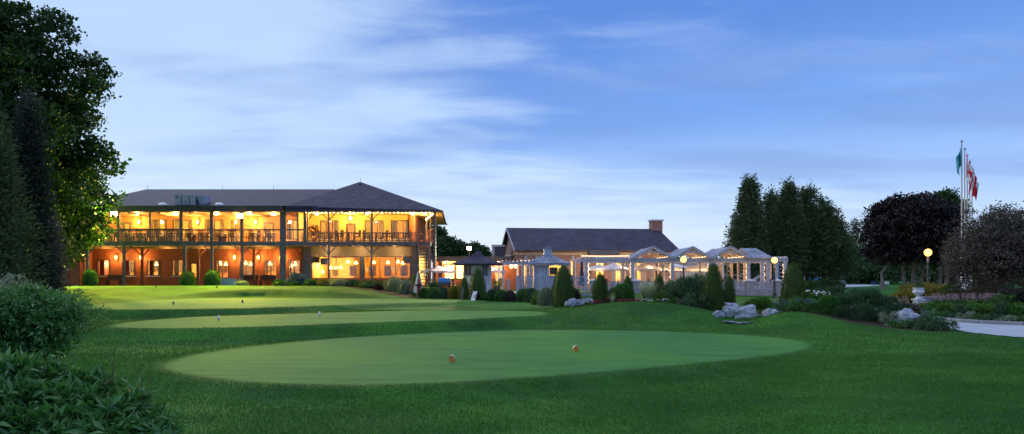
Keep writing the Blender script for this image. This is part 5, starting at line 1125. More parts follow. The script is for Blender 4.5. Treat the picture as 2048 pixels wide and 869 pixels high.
x, d = PX(1017, 50.5), 50.5; tag(MB().box(x-.1, x+.1, d-.1, d+.1, .72, 1.55).box(x-.13, x+.13, d-.13, d+.13, 1.552, 1.62).build('patio_bollard', 'wood_white', origin=(x, d, .72)), 'short white capped post beside the walkway pergola', 'post')
# tee markers
def marker(px, py, z, h, w_, mat, label, grp, shape):
    x, d = Pz(px, py, z); m_ = MB()
    if shape == 'log':
        m_.prism([(x+w_/2*a, d-.05, z+h*b) for a, b in ((-.9,-.02),(.9,-.02),(.95,.6),(.6,.88),(0,1),(-.6,.88),(-.95,.6))], (0, .14, 0))
        m_.k = 1; q = [(-1.04,.58),(-.64,.91),(0,1.04),(.64,.91),(1.04,.58)]; q = [(x+w_/2*a, d-.06, z+h*b) for a, b in q]+[(x+w_/2*a*.92, d-.06, z+h*(b-.05)) for a, b in reversed(q)]; m_.prism(q, (0, .16, 0))
        o = m_.build('tee_marker', [mat, 'wood_pale'], origin=(x, d, z))
    else: m_.lathe((x, d, z), [(w_*.35,-.02),(w_*.5,h*.35),(w_*.55,h*.6),(w_*.45,h*.85),(w_*.15,h)], 12); o = m_.build('tee_marker', mat, origin=(x, d, z), smooth=True)
    tag(o, label, 'tee marker', grp)
marker(903.5, 724, 0, .135, .115, 'marker_wood', 'left of the two orange wooden markers on the nearest tee', 'wooden tee markers', 'log')
marker(1151.5, 703.5, 0, .135, .12, 'marker_wood', 'right of the two orange wooden markers on the nearest tee', 'wooden tee markers', 'log')
marker(437, 640, .3, .14, .085, 'metal_white', 'left of the two white markers on the middle tee', 'white tee markers', 'x'); marker(639, 631.5, .3, .14, .085, 'metal_white', 'right of the two white markers on the middle tee', 'white tee markers', 'x')
marker(347, 609.5, .48, .15, .07, 'marker_blue', 'left of the two dark blue markers on the third tee', 'blue tee markers', 'x'); marker(485, 606, .48, .15, .08, 'marker_blue', 'right of the two dark blue markers on the third tee', 'blue tee markers', 'x')
for px, d in ((312, 49.2), (433.5, 49.0)): x = PX(px, d); z = gz(x, d); tag(MB().lathe((x, d, z), [(.03,-.02),(.05,.05),(.02,.11)], 8).build('tee_marker', 'plastic_black', origin=(x, d, z)), ('left' if px < 400 else 'right')+' of the two tiny dark markers on crest of lit bank', 'tee marker', 'dark tee markers')
# urn on pedestal
x, d = PX(1837, 33), 33; z = gz(x, d); ur = thing('garden_urn', 'large white stone urn on a pedestal in right flower bed', 'urn', (x, d, z)); k = 1.0
MB().box(x-.21, x+.21, d-.21, d+.21, z-.05, z+.10).box(x-.165, x+.165, d-.165, d+.165, z+.1, z+.42).box(x-.21, x+.21, d-.21, d+.21, z+.42, z+.49).build('pedestal', 'stone_cap', ur)
fl = MB(); prof = [(.14,.49),(.15,.53),(.07,.58),(.06,.62),(.13,.66),(.21,.73),(.235,.80),(.20,.87),(.19,.89),(.24,.94),(.25,.965),(.22,.97)]
vs = []; n = 32
for r_, zz in prof:
    for q in range(n): a = 2*math.pi*q/n; rr = r_*(1+(.06 if (q//2) % 2 else -.03)*(.64 < zz < .88)); vs.append((x+rr*math.cos(a), d+rr*math.sin(a), z+zz))
fs = [(i*n+q, i*n+(q+1) % n, (i+1)*n+(q+1) % n, (i+1)*n+q) for i in range(len(prof)-1) for q in range(n)]+[tuple((len(prof)-1)*n+q for q in range(n))]
fl.add(vs, fs).build('bowl', 'stone_cap', ur, smooth=True)
rs2 = np.random.RandomState(6); c, o_ = shellpts(rs2, [(np.array([x, d, z+1.06]), np.array([.2, .2, .14])), (np.array([x-.02, d, z+1.25]), np.array([.08, .08, .18]))], 70, .2); v, f, ti = foliage(rs2, c, o_, .03, 5, .08, .35); link_mesh('plant', v, f, 'leaf_pine', ur, tint=ti)
x, d = PX(1868, 35), 35; z = gz(x, d); tag(MB().box(PX(1848, d), PX(1885, d), d, d+.4, z-.1, z+.40).box(PX(1846, d), PX(1887, d), d-.04, d+.44, z+.402, z+.47).build('low_stone_wall', 'stone_block', origin=(x, d, z)), 'low pinkish stone wall right behind the urn pedestal', 'wall')
# flags
def flag(px, py, d, base_z, cloth, label, fl_, side=1):
    x, y, z = P(px, py, d); t_ = thing('flagpole', label, 'flagpole', (x, y, base_z), 0, 'row of flagpoles')
    MB().tube([(x, y, base_z-.1), (x, y, base_z+3.5), (x, y, z)], [.055, .045, .025], 10).build('pole', 'metal_white', t_, smooth=True); MB().lathe((x, y, z+.06), [(.02,-.08),(.07,-.03),(.075,.02),(.02,.07)], 10).build('finial', 'metal_light', t_)
    zt, W_, H_ = fl_; nu, nv = 30, 22; vs = []; cols = []; fs = []
    rs = np.random.RandomState(int(px)); phs = rs.uniform(0, 6)
    for i in range(nu+1):
        for j in range(nv+1):
            u, v = i/nu, j/nv                      # u away from the pole, v down the pole; the cloth hangs in folds
            off = W_*(.15+.85*u)*.42*(1-.30*v)+.04; fold = math.sin(u*15+phs+v*1.2)*.09*u**.5; drop = H_*v+W_*u*.78*(1-.1*v)
            vs.append((x+side*(off*(.55+.45*math.sin(u*9+phs)*.5))+fold*.4, y+fold+.05*math.sin(u*22), zt-drop))
    def leaf(a, b):                           # eleven-pointed leaf, tested as a few wedges
        r_ = math.hypot(a, b); th = math.atan2(a, b); k_ = abs(math.cos(th*2.5)); return r_ < .10+.16*k_**2.2
    for i in range(nu):
        for j in range(nv):
            fs.append((i*(nv+1)+j, (i+1)*(nv+1)+j, (i+1)*(nv+1)+j+1, i*(nv+1)+j+1)); u, v = (i+.5)/nu, (j+.5)/nv
            if cloth == 'leaf': cols.append(0 if (u < .34 or u > .64 or leaf((u-.5)*2, v-.5)) else 1)
            elif cloth == 'red': cols.append(0 if (u < .62 or (u > .7 and v > .35)) and not (.3 < u < .45 and v > .6) else 1)
            else: cols.append(2 if not (.35 < u < .6 and .3 < v < .65) else 3)
    o = link_mesh('flag', vs, fs, ['flag_red', 'flag_white', 'flag_teal', 'flag_green'], t_, smooth=True, fm=cols)
plain('flag_red', (.62, .008, .02), .8, .1, 3, 0, 0); plain('flag_white', (.75, .75, .80), .8, .05, 3, 0, 0); plain('flag_green', (.10, .34, .44), .8, .1, 3, 0, 0)
flag(1923.5, 285, 42.7, .6, 'teal', 'front white flagpole with drooping teal flag', (PZ(293, 42.7), 1.3, .9), -1)
flag(1929.5, 300, 45.2, .65, 'leaf', 'second flagpole with drooping red and white maple leaf flag', (PZ(302, 45.2), 2.3, 1.1), 1)
flag(1934.5, 313, 47.8, .7, 'leaf', 'third flagpole, its red and white leaf flag behind the second', (PZ(315, 47.8), 2.3, 1.1), 1)
flag(1939.5, 326, 50.4, .75, 'red', 'fourth flagpole with mostly red drooping flag', (PZ(328, 50.4), 1.9, 1.2), 1)
flag(1944, 339, 53.4, .8, 'teal', 'rearmost flagpole with bright teal drooping flag', (PZ(341, 53.4), 1.6, 1.0), 1)
# golf carts
def cart(px, d, label, rz):
    z = gz(PX(px, d), d)+.03; t_ = thing('golf_cart', label, 'golf cart', (PX(px, d), d, z), 0, 'parked golf carts'); 
    L = lambda m_, nm, mt, par=None, **k: m_.build(nm, mt, par or t_, local=True, **k)
    L(MB().prism([(-1.1, -.55, .28), (1.15, -.55, .28), (1.2, -.55, .5), (1.05, -.55, .82), (.75, -.55, .86), (.62, -.55, .38), (-.1, -.55, .36), (-.2, -.55, .66), (-1.05, -.55, .7), (-1.15, -.55, .5)], (0, 1.1, 0)), 'body', 'plastic_white')
    L(MB().box(-.55, .05, -.5, .5, .665, .78), 'seat', 'plastic_black'); L(MB().box(-.62, -.52, -.5, .5, .8, 1.15), 'backrest', 'plastic_black')
    L(MB().prism([(-.95, -.58, 1.78), (.8, -.58, 1.78), (.75, -.58, 1.86), (-.9, -.58, 1.88)], (0, 1.16, 0)), 'canopy', 'plastic_white')
    s_ = MB()
    for yy in (-.52, .52): s_.bar((.85, yy, .8), (.62, yy, 1.78), .04).bar((-.85, yy, .7), (-.8, yy, 1.78), .04)
    L(s_, 'roof_struts', 'metal_dark'); L(MB().bar((.45, -.25, .7), (.3, -.25, 1.05), .04).lathe((.28, -.25, 1.06), [(.17,0),(.17,.03)], 12), 'steering_wheel', 'plastic_black')
    L(MB().add([(.84, -.5, .86), (.84, .5, .86), (.64, .5, 1.74), (.64, -.5, 1.74)], [(0,1,2,3)]), 'windscreen', 'glass')
    for xx in (-.75, .8):
        for yy in (-.6, .52):
            w_ = MB(); vs = []; n = 16
            for yo in (0, .12):
                for q in range(n): a = 2*math.pi*q/n; vs.append((xx+.24*math.cos(a), yy+yo, .24+.24*math.sin(a)))
            w_.add(vs, [(q, (q+1) % n, (q+1) % n+n, q+n) for q in range(n)]+[tuple(range(n)), tuple(range(n, 2*n))]); L(w_, 'wheel', 'rubber')
    L(MB().box(-1.12, -.78, -.35, .35, .71, 1.25), 'golf_bag', 'plastic_blue'); t_.rotation_euler = (0, 0, rz); return t_
cart(1628, 97, 'white golf cart parked left, under the cedars', R(15)); cart(1647, 95, 'middle white golf cart with blue bag under the cedars', R(10)); cart(1669, 93, 'rightmost white golf cart beside the grey lot', R(-5)); cart(1604, 99, 'partly hidden golf cart behind the clipped cone', R(20))
def suv(px, d, label, mat, rz=0, s=1.0):
    z = gz(PX(px, d), d)+.03; t_ = thing('parked_car', label, 'car', (PX(px, d), d, z), 0, 'cars parked beyond the pergola'); L = lambda m_, nm, mt, **k: m_.build(nm, mt, t_, local=True, **k)
    L(MB().prism([(-2.2, -.85, .3), (2.2, -.85, .3), (2.25, -.85, .75), (1.3, -.85, .92), (.75, -.85, 1.45), (-1.5, -.85, 1.5), (-2.15, -.85, 1.0)], (0, 1.7, 0)), 'body', mat)
    L(MB().prism([(1.1, -.865, .95), (.68, -.865, 1.38), (-1.4, -.865, 1.42), (-1.85, -.865, 1.0)], (0, .012, 0)), 'side_window', 'tv_screen')
    for xx in (-1.35, 1.35): L(MB().prism([(xx+.34*math.cos(a), -.88, .34+.34*math.sin(a)) for a in np.linspace(0, 2*math.pi, 16)[:-1]], (0, .2, 0)), 'wheel', 'rubber')
    t_.rotation_euler = (0, 0, rz)
suv(1473, 80, 'silver car parked beyond pergola, left of the lattice bay', 'metal_light'); suv(1547, 84, 'pale car parked behind the rightmost lamp post', 'metal_light')
for px, d, nm, mat in ((1747, 98, 'dark blue', 'marker_blue'), (1773, 92, 'small white', 'metal_white')):
    x = PX(px, d); z = gz(x, d); t_ = thing('lot_sign', nm+' low sign on the grass beside the far grey lot', 'sign', (x, d, z)); MB().box(x-.03, x+.03, d, d+.05, z, z+.5).build('stake', 'metal_dark', t_); MB().box(x-.3, x+.3, d-.03, d-.002, z+.35, z+.75).build('board', mat, t_)
# signboards near the entrance far left: lamp pole and road sign
for px, d, nm in ((76, 66, 'left'), (98, 64, 'right')): x = PX(px, d); z = gz(x, d); tag(MB().tube([(x, d, z-.1), (x, d, z+3.4)], .07, 8).build('road_pole', 'metal_light', origin=(x, d, z)), nm+' of two thin pale poles beside the road at far left', 'pole', 'poles at the road')
# ================================================================ trees
rs = np.random.RandomState(21)
mx, md = PX(-110, 43), 43.0; mb_ = (mx, md, gz(mx, md)); cl = clumps_in(rs, (mx, md, 8.6), (7.9, 9.0, 9.8), 120, 1.55, .4, -.75)
for px, py, d, r in ((150,440,49,1.3),(175,420,51,1.2),(190,455,51,.9),(160,470,50,.9),(120,490,49,1.0),(145,500,50,.7),(100,460,48,1.5),(205,395,50,.9),(188,478,51.5,.55),(208,438,52,.6),(125,455,52,1.0),(70,470,50,1.4),(200,330,46,1.1),(172,180,44,1.1),(100,60,43,1.3)):
    cl.append((np.array(P(px, py, d)), np.array([r, r, r*.75])))
tree('maple_tree', 'huge leafy green maple at left, lower leaves lit yellow by the floodlight', 'tree', mb_, 18, cl, 'leaf_maple', 8500, 18, .26, .20, rs, .5, 'bark', .8, limbs=20, outb=.35, flat=.5, inner=.7, low=-.8, upb=.35)
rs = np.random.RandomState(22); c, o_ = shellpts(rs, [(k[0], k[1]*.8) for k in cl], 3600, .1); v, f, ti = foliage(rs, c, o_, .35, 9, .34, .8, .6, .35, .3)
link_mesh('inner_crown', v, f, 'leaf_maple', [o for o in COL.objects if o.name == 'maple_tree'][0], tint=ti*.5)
def conifer(px, d, ytop, Rpx, label, seed, mat='leaf_cedar', n=900, per=9, size=.34, p=.8, ell=False, name='cedar_tree', ybase=None, z0=.05, grp=None, r=None, spread=.22, asp=.32, nc=60):
    rs = np.random.RandomState(seed); x = PX(px, d); z = gz(x, d); H = PZ(ytop, d)-z; Rb = Rpx*d/F
    cl = cone_clumps(rs, (x, d, z), H, Rb, nc, r or Rb*.38, p, z0, ell=ell); cl.append((np.array([x, d, z+H*.97]), np.array([Rb*.12, Rb*.12, H*.03])))
    return tree(name, label, 'tree', (x, d, z), H, cl, mat, n, per, spread, size, rs, max(.12, H*.018), 'bark', asp, grp, limbs=6, outb=.7, flat=1.1, inner=.6, low=-1, upb=.2)
conifer(58, 27, 198, 54, 'dark grey green spruce with pointed top in front of the big maple', 31, 'leaf_spruce', 2600, 11, .20, p=.85, name='spruce_tree', spread=.14, asp=.16, nc=110, z0=.02)
conifer(-18, 24.5, 262, 100, 'dark spruce at the extreme left edge behind the leafy bushes', 32, 'leaf_cedar', 2600, 11, .18, p=.75, name='spruce_tree', spread=.14, asp=.2, nc=110, z0=.0)
conifer(98, 34, 440, 24, 'small sparse dark tree beside the left end of clubhouse', 33, 'leaf_bronze', 900, 8, .16, p=.6, ell=True, name='small_tree', spread=.16, asp=.3, nc=40, z0=.05)
G1 = 'cedars right of the pergola'
conifer(1500, 82, 361, 44, 'tall cedar at the left end of the dark group behind the pergola', 41, p=.62, z0=.24, grp=G1, n=2300)
conifer(1543, 86, 392, 46, 'shorter cedar between the two tallest of the dark group', 42, ell=True, z0=.26, grp=G1, n=2000)
conifer(1577, 83, 371, 46, 'tall cedar in the middle of dark group above the rightmost lamp', 43, p=.62, z0=.24, grp=G1, n=2300)
conifer(1615, 85, 380, 50, 'broad cedar just right of the middle one, above the golf carts', 44, ell=True, z0=.26, grp=G1, n=2300)
conifer(1650, 84, 412, 44, 'lower rounded cedar at the right end of dark group', 45, ell=True, z0=.26, grp=G1, n=2000)
conifer(1474, 84, 430, 24, 'small low cedar at the far left edge of the dark group', 46, ell=True, z0=.26, grp=G1, n=500)
conifer(1671, 90, 436, 28, 'slim cedar behind the right end of the dark group', 47, ell=True, z0=.26, grp=G1, n=700)
conifer(1712, 136, 442, 34, 'green conifer standing between the dark cedars and purple maple', 48, 'leaf_distant', 1100, ell=True, name='conifer_tree')
conifer(1742, 138, 470, 34, 'low green conifer close left of the purple maple', 49, 'leaf_distant', 900, ell=True, name='conifer_tree')
conifer(1693, 140, 470, 26, 'low distant conifer right behind the slim cedar', 50, 'leaf_distant', 600, ell=True, name='conifer_tree')
def broad(px, d, py, Rx, Ry, label, seed, mat, n=1500, per=10, size=.3, name='tree', r=.36, trunks=1, limbs=10, asp=.7, cat='tree', spread=.22, nc=46, low=-.55, bark='bark', grp=None, r0=.22):
    rs = np.random.RandomState(seed); x = PX(px, d); z = gz(x, d); R_ = Rx*d/F; Rz = Ry*d/F
    cl = clumps_in(rs, (x, d, PZ(py, d)), (R_, R_, Rz), nc, R_*r, R_*.05, low); t = tree(name, label, cat, (x, d, z), 8, cl, mat, n, per, spread, size, rs, r0, bark, asp, grp, limbs=limbs, outb=.4, flat=.6, inner=.62, low=-.8, upb=.35)
    for k in range(1, trunks):
        xo = x+(k-(trunks-1)/2)*R_*.42; c = cl[rs.randint(len(cl))][0]; MB().tube([(xo, d+rs.uniform(-1, 1), z-.1), (xo+rs.uniform(-.3, .3), d, z+1.6), (xo*.6+c[0]*.4, d, c[2])], [.22, .17, .08], 7).build('trunk', bark, t, smooth=True)
    return t
broad(1824, 74, 468, 86, 80, 'large rounded purple leaved maple above the globe lamp', 61, 'leaf_purple', 4200, 12, .26, 'purple_maple', .27, 6, 16, low=-.75, bark='bark_grey', nc=90)
broad(1893, 96, 425, 30, 46, 'slender green tree top rising behind the purple maple', 62, 'leaf_distant', 700, 9, .32, 'tree', .35)
rs = np.random.RandomState(63); x, d = PX(1998, 37), 37
cl = clumps_in(rs, (x+.4, d, PZ(505, d)), (2.3, 2.3, 1.75), 60, .75, .2, -.75)
for px, py, r in ((1925,505,.75),(1910,545,.7),(1935,565,.7),(1905,520,.4),(1950,470,.6),(1975,450,.55),(2000,440,.5),(2040,445,.7),(2048,480,1.0),(2075,520,1.2),(1990,585,.6),(1960,585,.6),(2040,580,.7),(1928,578,.55),(1945,592,.5),(1915,560,.45)): cl.append((np.array(P(px, py, d+rs.uniform(-.8, .8))), np.array([r, r, r*.8])))
tree('bronze_tree', 'wide low tree with dusky bronze purple leaves at the right edge', 'tree', (x, d, gz(x, d)), 5, cl, 'leaf_bronze', 3600, 11, .15, .115, rs, .16, 'bark', .55, limbs=18, outb=.4, inner=.5, low=-.8)
conifer(1985, 46, 424, 34, 'dark pointed tree behind the top of the bronze tree', 64, 'leaf_distant', 700, 8, .2, ell=True, name='conifer_tree')
for i, (px, d, py, Rx, Ry, nm, sd) in enumerate(((895,96,505,34,26,'round tree left of the roof floodlight behind the annex',71),(948,99,512,26,20,'low round tree right of the roof floodlight behind annex',72),(868,99,478,20,24,'tree top behind the right end of upper deck',73),(1355,105,545,60,14,'low dark tree belt piece right behind the white side wing',74))): broad(px, d, py, Rx, Ry, nm, sd, 'leaf_distant', 900, 9, .3, 'round_tree', .36, grp='trees behind the annex')
# far dark wood behind lots, one mass
rs = np.random.RandomState(81); cs = []
for i in range(230):
    a = rs.uniform(0, 1); px = 1590+a*900; d = rs.uniform(118, 150); r = rs.uniform(2.4, 4.0); h = rs.uniform(.6, 6.0); cs.append((np.array([PX(px, d), d, 1.0+h*rs.uniform(.2, 1)]), np.array([r, r, r])))
for i in range(110): px = rs.uniform(-500, 150); d = rs.uniform(86, 120); r = rs.uniform(2.2, 3.6); cs.append((np.array([PX(px, d), d, 1+rs.uniform(.5, 7)]), np.array([r, r, r])))
for i in range(60): px = rs.uniform(1430, 1600); d = rs.uniform(118, 140); r = rs.uniform(1.8, 2.6); cs.append((np.array([PX(px, d), d, 1+rs.uniform(.5, 2)]), np.array([r, r, r])))
for i in range(40): px = rs.uniform(2048, 2400); d = rs.uniform(48, 70); r = rs.uniform(1.8, 2.6); cs.append((np.array([PX(px, d), d, 1+rs.uniform(.5, 4)]), np.array([r, r, r])))
c, o_ = shellpts(rs, cs, 17000, .5, -.3); v, f, ti = foliage(rs, c, o_, .5, 8, .55, .6, .8, .4, .4); tag(link_mesh('woods', v, f, 'leaf_distant', tint=ti), 'far dark woods behind the parking lot and fairway', 'woods', kind='stuff')
# ================================================================ foreground leafy bushes
def bigbush(name, label, clumps, base, mat, n, per, size, asp, seed, stems, spread):
    rs = np.random.RandomState(seed); t = thing(name, label, 'bush', base); mb = MB()
    for i in range(stems):
        q = clumps[rs.randint(len(clumps))][0]; b = np.array(base)+np.append(rs.normal(0, .12, 2), -.05); mb.tube([tuple(b), tuple((b+q)/2+rs.normal(0, .05, 3)), tuple(q+rs.normal(0, .06, 3))], [.016, .011, .004], 5)
    mb.build('stem', 'bark', t); c, o = shellpts(rs, clumps, n, .45, -.7); v, f, ti = foliage(rs, c, o, spread, per, size, asp, .7, .55, .55, .4, .12)
    link_mesh('foliage', v, f, mat, t, tint=ti); return t
rs = np.random.RandomState(91)
def pxcl(l): return [(np.array(P(px, py, d)), np.array([r, r, r*.8])) for px, py, d, r in l]
bigbush('leafy_bush', 'large round leafy bush left of the third tee', pxcl([(60,630,13,.42),(110,625,13,.36),(20,640,12.6,.45),(140,648,13.2,.24),(90,660,12.8,.4),(40,672,12.8,.42),(118,676,13,.28),(70,600,13.2,.26),(20,610,13,.32),(-30,650,12.5,.6),(150,630,13.2,.15),(100,605,13.2,.2),(80,700,12.9,.38),(20,710,12.7,.45),(-20,690,12.5,.5)]), (PX(60, 13), 13, gz(PX(60, 13), 13)), 'leaf_near', 1700, 8, .085, .42, 92, 30, .05)
lst = [(60,765,7,.20),(110,770,7,.19),(160,775,7,.18),(205,790,7,.17),(250,815,6.9,.16),(295,845,6.9,.15),(325,865,6.9,.13),(10,770,6.8,.24),(-40,780,6.8,.3),(80,815,6.7,.25),(150,825,6.7,.25),(215,850,6.6,.22),(270,885,6.6,.2),(30,830,6.6,.3),(100,880,6.4,.3),(190,900,6.4,.28),(20,900,6.3,.35),(320,900,6.7,.16),(90,745,7.1,.12),(30,742,7.1,.14),(185,765,7.1,.1),(260,800,7,.1),(-40,860,6.4,.4)]
fb = bigbush('leafy_bush', 'foreground bush of long pointed leaves in the bottom left corner', pxcl(lst), (PX(110, 7), 7, gz(PX(110, 7), 7)), 'leaf_near', 1150, 6, .12, .32, 93, 40, .035)
tw = MB(); V = []; Fc = []; T = []; kk = 0                    # tall thin shoots above it
for px, py, d, h in ((222,770,6.9,.33),(210,770,7,.2),(282,790,6.9,.36),(300,800,6.9,.3),(70,745,7,.2),(135,740,7,.12),(150,620,13.1,.2),(165,640,13.1,.3),(172,655,13.1,.25),(120,600,13,.2),(80,590,13,.22),(225,740,7,.25)):
    x, y, z = P(px, py, d); tw.tube([(x, y, z-.2), (x+.01, y, z+h*.5), (x+rs.normal(0, .03), y, z+h)], [.004, .003, .002], 4)
    n = 16; u = rs.uniform(.15, 1, n); c = np.stack([np.full(n, x), np.full(n, y), z+h*u], -1); a = rs.uniform(0, 6.28, n); ax = np.stack([np.cos(a)*.8, np.sin(a)*.8, np.full(n, .5)], -1); nr = rs.normal(0, .4, (n, 3))+[0, -.3, .8]
    v, f = leafmesh(rs, c, ax, nr, np.full(n, .045), np.full(n, .016)); V.append(v); Fc.append(f+kk); kk += len(v)
tw.build('shoot', 'bark', fb); link_mesh('shoot_leaves', np.concatenate(V), np.concatenate(Fc), 'leaf_fresh', fb, tint=rs.uniform(0, 1, sum(len(f) for f in Fc)))
shrub('grey_shrub', 'pale grey green shrub at the left edge behind the round bush', 'shrub', G(8, 17), .8, 1.85, 'leaf_grey', 500, 7, .08, 94)
shrub('dark_shrub', 'low dark shrub at the foot of the left spruce', 'shrub', G(110, 22), 1.2, 1.0, 'leaf_near', 500, 8, .09, 95)
# ================================================================ clipped evergreens
CG = 'clipped evergreen cones'
def cone(px, Rpx, yt, d, label, seed, n=7000, mat='leaf_yew'):
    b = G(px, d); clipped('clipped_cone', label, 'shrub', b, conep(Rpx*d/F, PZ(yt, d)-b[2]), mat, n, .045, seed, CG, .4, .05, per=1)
cone(928.5, 10, 554.5, 43, 'small slim clipped cone left of the white kiosk, behind leaning post', 101, 3500)
cone(955.5, 16.5, 535.5, 43.6, 'large clipped cone in front of the white kiosk, behind folding board', 102, 6000)
cone(1126.5, 22, 531.5, 34.5, 'wide clipped cone beside the pale boulders, in front of lattice railing', 103, 9000)
cone(1200.5, 15.5, 547.5, 34.5, 'clipped cone just right of the pale boulders and stone steps', 104)
cone(1256, 11.5, 553, 37.5, 'small clipped cone behind the round clipped ball', 105, 5000)
cone(1318, 12.5, 549, 37.5, 'clipped cone right behind the tall ornamental grass', 106, 5000)
cone(1426.5, 20, 527, 31.3, 'tall clipped column right of the big dark shrub', 107, 9500)
cone(1458, 12, 550.5, 32.8, 'narrow brownish clipped cone right of the tall clipped column', 108, 5000)
cone(1586, 23.5, 527.5, 29.5, 'tallest clipped column right of the grass lamp post', 109, 10000)
cone(829, 6, 548, 47.5, 'slim dark clipped cone behind the closed umbrella', 110, 2500)
BG = 'round clipped bushes along the veranda'
def ball(px, Rpx, yt, d, label, seed, n=4000, mat='leaf_box', grp=None, cat='bush', name='clipped_ball', size=.05, sx=1.0, amp=.05):
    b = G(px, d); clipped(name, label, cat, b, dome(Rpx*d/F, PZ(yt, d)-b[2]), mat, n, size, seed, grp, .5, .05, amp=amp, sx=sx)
for px, R_, yt, nm, sd in ((180,13.5,539,'before the left end of the brick wall',111),(375.5,15.5,543,'left of the glazed lower door',112),(424.5,15,541,'right of the glazed lower door',113)): ball(px, R_, yt, 54, 'tall rounded clipped bush '+nm, sd, 5500, grp=BG, name='clipped_bush')
ball(484, 13, 562, 54, 'small low grey green bush right of the grey screen', 114, 1500, 'leaf_grey', name='low_bush', amp=.2)
ball(1246, 21, 569, 34.6, 'large round clipped ball left of the ornamental grass', 115, 7000); ball(1229, 14, 577, 35.5, 'darker round bush behind the large clipped ball', 116, 3500, 'leaf_pine')
ball(971, 8.5, 588, 42.5, 'small clipped ball right of the folding board', 117, 2000); ball(1659, 24, 594, 27.2, 'round clipped box bush left of the big mugo pine', 118, 8000)
ball(1902, 24, 571, 38, 'low wide dark clipped dome right of the globe lamp', 119, 6000, 'leaf_yew'); ball(1885, 10, 583, 40, 'small dark clipped dome behind the wide dome', 120, 2000, 'leaf_yew')
for px, R_, yt, d, nm, sd, mt in ((850,10,578,46,'box bush right behind the closed umbrella',121,'leaf_box'),(866,13,577,45.6,'wide box bush second right of closed umbrella',122,'leaf_box'),(888,15,577.5,45.2,'widest box bush below the blue grill',123,'leaf_pine'),(908,11,573,44.6,'yellow green loose bush left of the small cone',124,'leaf_gold'),
    (985,12,581,43,'dark bush right of the small clipped ball',125,'leaf_pine'),(1003,13,582,42.6,'brighter box bush below the planter box',126,'leaf_box'),(1020,12,583,42.4,'brownish bush left of the blue post',127,'leaf_bronze'),(1046,12,580,42,'box bush right of the blue post',128,'leaf_box'),(1062,13,578,41,'mid green bush below the lattice railing',129,'leaf_pine'),(1092,15,577,37,'variegated pale bush left of the widest clipped cone',130,'leaf_grey'),(1078,14,584,38.5,'low green bush in front of the lattice railing',131,'leaf_box'),(1150,9,580,35.2,'small brownish bush right of the widest clipped cone',132,'leaf_bronze')):
    ball(px, R_, yt, d, nm, sd, 3200, mt, 'bushes below the kiosks', name='low_bush', size=.06, amp=.16)
for px, R_, yt, d, nm, sd, mt in ((622,13,561,53,'yellow green shrub left, below the first big glazing',133,'leaf_box'),(648,17,560,53,'pale yellowish shrub below the lit lamp window',134,'leaf_gold'),(676,20,560,52.8,'wide pale shrub below the first big glazing',135,'leaf_varieg'),(706,14,562,52.5,'dark shrub below the central dark pier',136,'leaf_pine'),(740,26,563,52,'low wide dark yew below the second big glazing',137,'leaf_yew'),(764,14,565,51.5,'low dark yew piece right of the wide one',138,'leaf_yew'),(788,18,556,51,'taller yellow green shrub left of the staircase',139,'leaf_varieg'),(812,15,561,49.5,'pale grey green shrub in front of the staircase foot',140,'leaf_grey'),(590,10,566,53.6,'low green bush left of the blue spruce',141,'leaf_box'),(560,14,562,54.2,'bright green low bush beside the tall wide post',142,'leaf_box'),(757,5,571,50.2,'small red flower clump on the crest edge',143,'leaf_reddark'),(868,8,566,52,'dark low bush behind grill at the stair foot',144,'leaf_pine')):
    ball(px, R_, yt, d, nm, sd, 2600, mt, 'shrubs below the right wing', name='wall_shrub', size=.07, amp=.22)
rs = np.random.RandomState(150); b = G(596, 54); cl = [(np.array(P(px, py, 54)), np.array([r, r, r*.7])) for px, py, r in ((583,566,.35),(592,558,.38),(604,562,.36),(610,568,.28),(597,568,.45),(589,552,.2),(601,553,.2),(578,569,.25))]
t_ = thing('blue_spruce', 'low blue grey dwarf spruce below the eighth lower window', 'shrub', b); c, o_ = shellpts(rs, cl, 420, .3); v, f, ti = foliage(rs, c, o_, .07, 8, .13, .3, 1, .4, .7); link_mesh('foliage', v, f, 'leaf_bluespruce', t_, tint=ti); MB().tube([b, (b[0], b[1], b[2]+.5)], .06, 6).build('stem', 'bark', t_)
# ================================================================ loose shrubs of the mound bed
shrub('dark_shrub', 'big dark blue green shrub in the middle bed below globe lamp', 'shrub', G(1383, 33.2), .95, 1.12, 'leaf_pine', 1700, 9, .085, 151, aspect=.35, k=20, spread=.06)
shrub('dark_shrub', 'left lobe of dark blue green planting beside ornamental grass', 'shrub', G(1350, 34.2), .6, .95, 'leaf_pine', 800, 9, .08, 152, aspect=.35, k=12)
shrub('variegated_shrub', 'cream and green variegated shrub behind the big dark shrub', 'shrub', G(1352, 37), .55, 1.25, 'leaf_varieg', 420, 8, .11, 153, k=10); shrub('variegated_shrub', 'second variegated shrub behind the globe lamp post', 'shrub', G(1385, 37.3), .7, 1.3, 'leaf_varieg', 500, 8, .11, 154, k=12)
shrub('grey_shrub', 'small leaved grey green shrub at the foot of tall clipped column', 'shrub', G(1398, 31.2), .55, .52, 'leaf_pine', 500, 8, .06, 155, k=10, sx=1.2); shrub('purple_shrub', 'low dark purple plant between the clipped column and cone', 'shrub', G(1447, 31.6), .3, .35, 'leaf_reddark', 180, 7, .06, 156, k=6)
shrub('fresh_shrub', 'bright green rounded shrub between the boulders and grass lamp post', 'shrub', G(1517, 32.2), .62, .62, 'leaf_fresh', 800, 9, .075, 157, k=14)
shrub('fresh_shrub', 'small light green shrub right of the ornamental grass', 'shrub', G(1328, 33.3), .34, .45, 'leaf_fresh', 260, 8, .06, 158, k=8)
rs = np.random.RandomState(160)
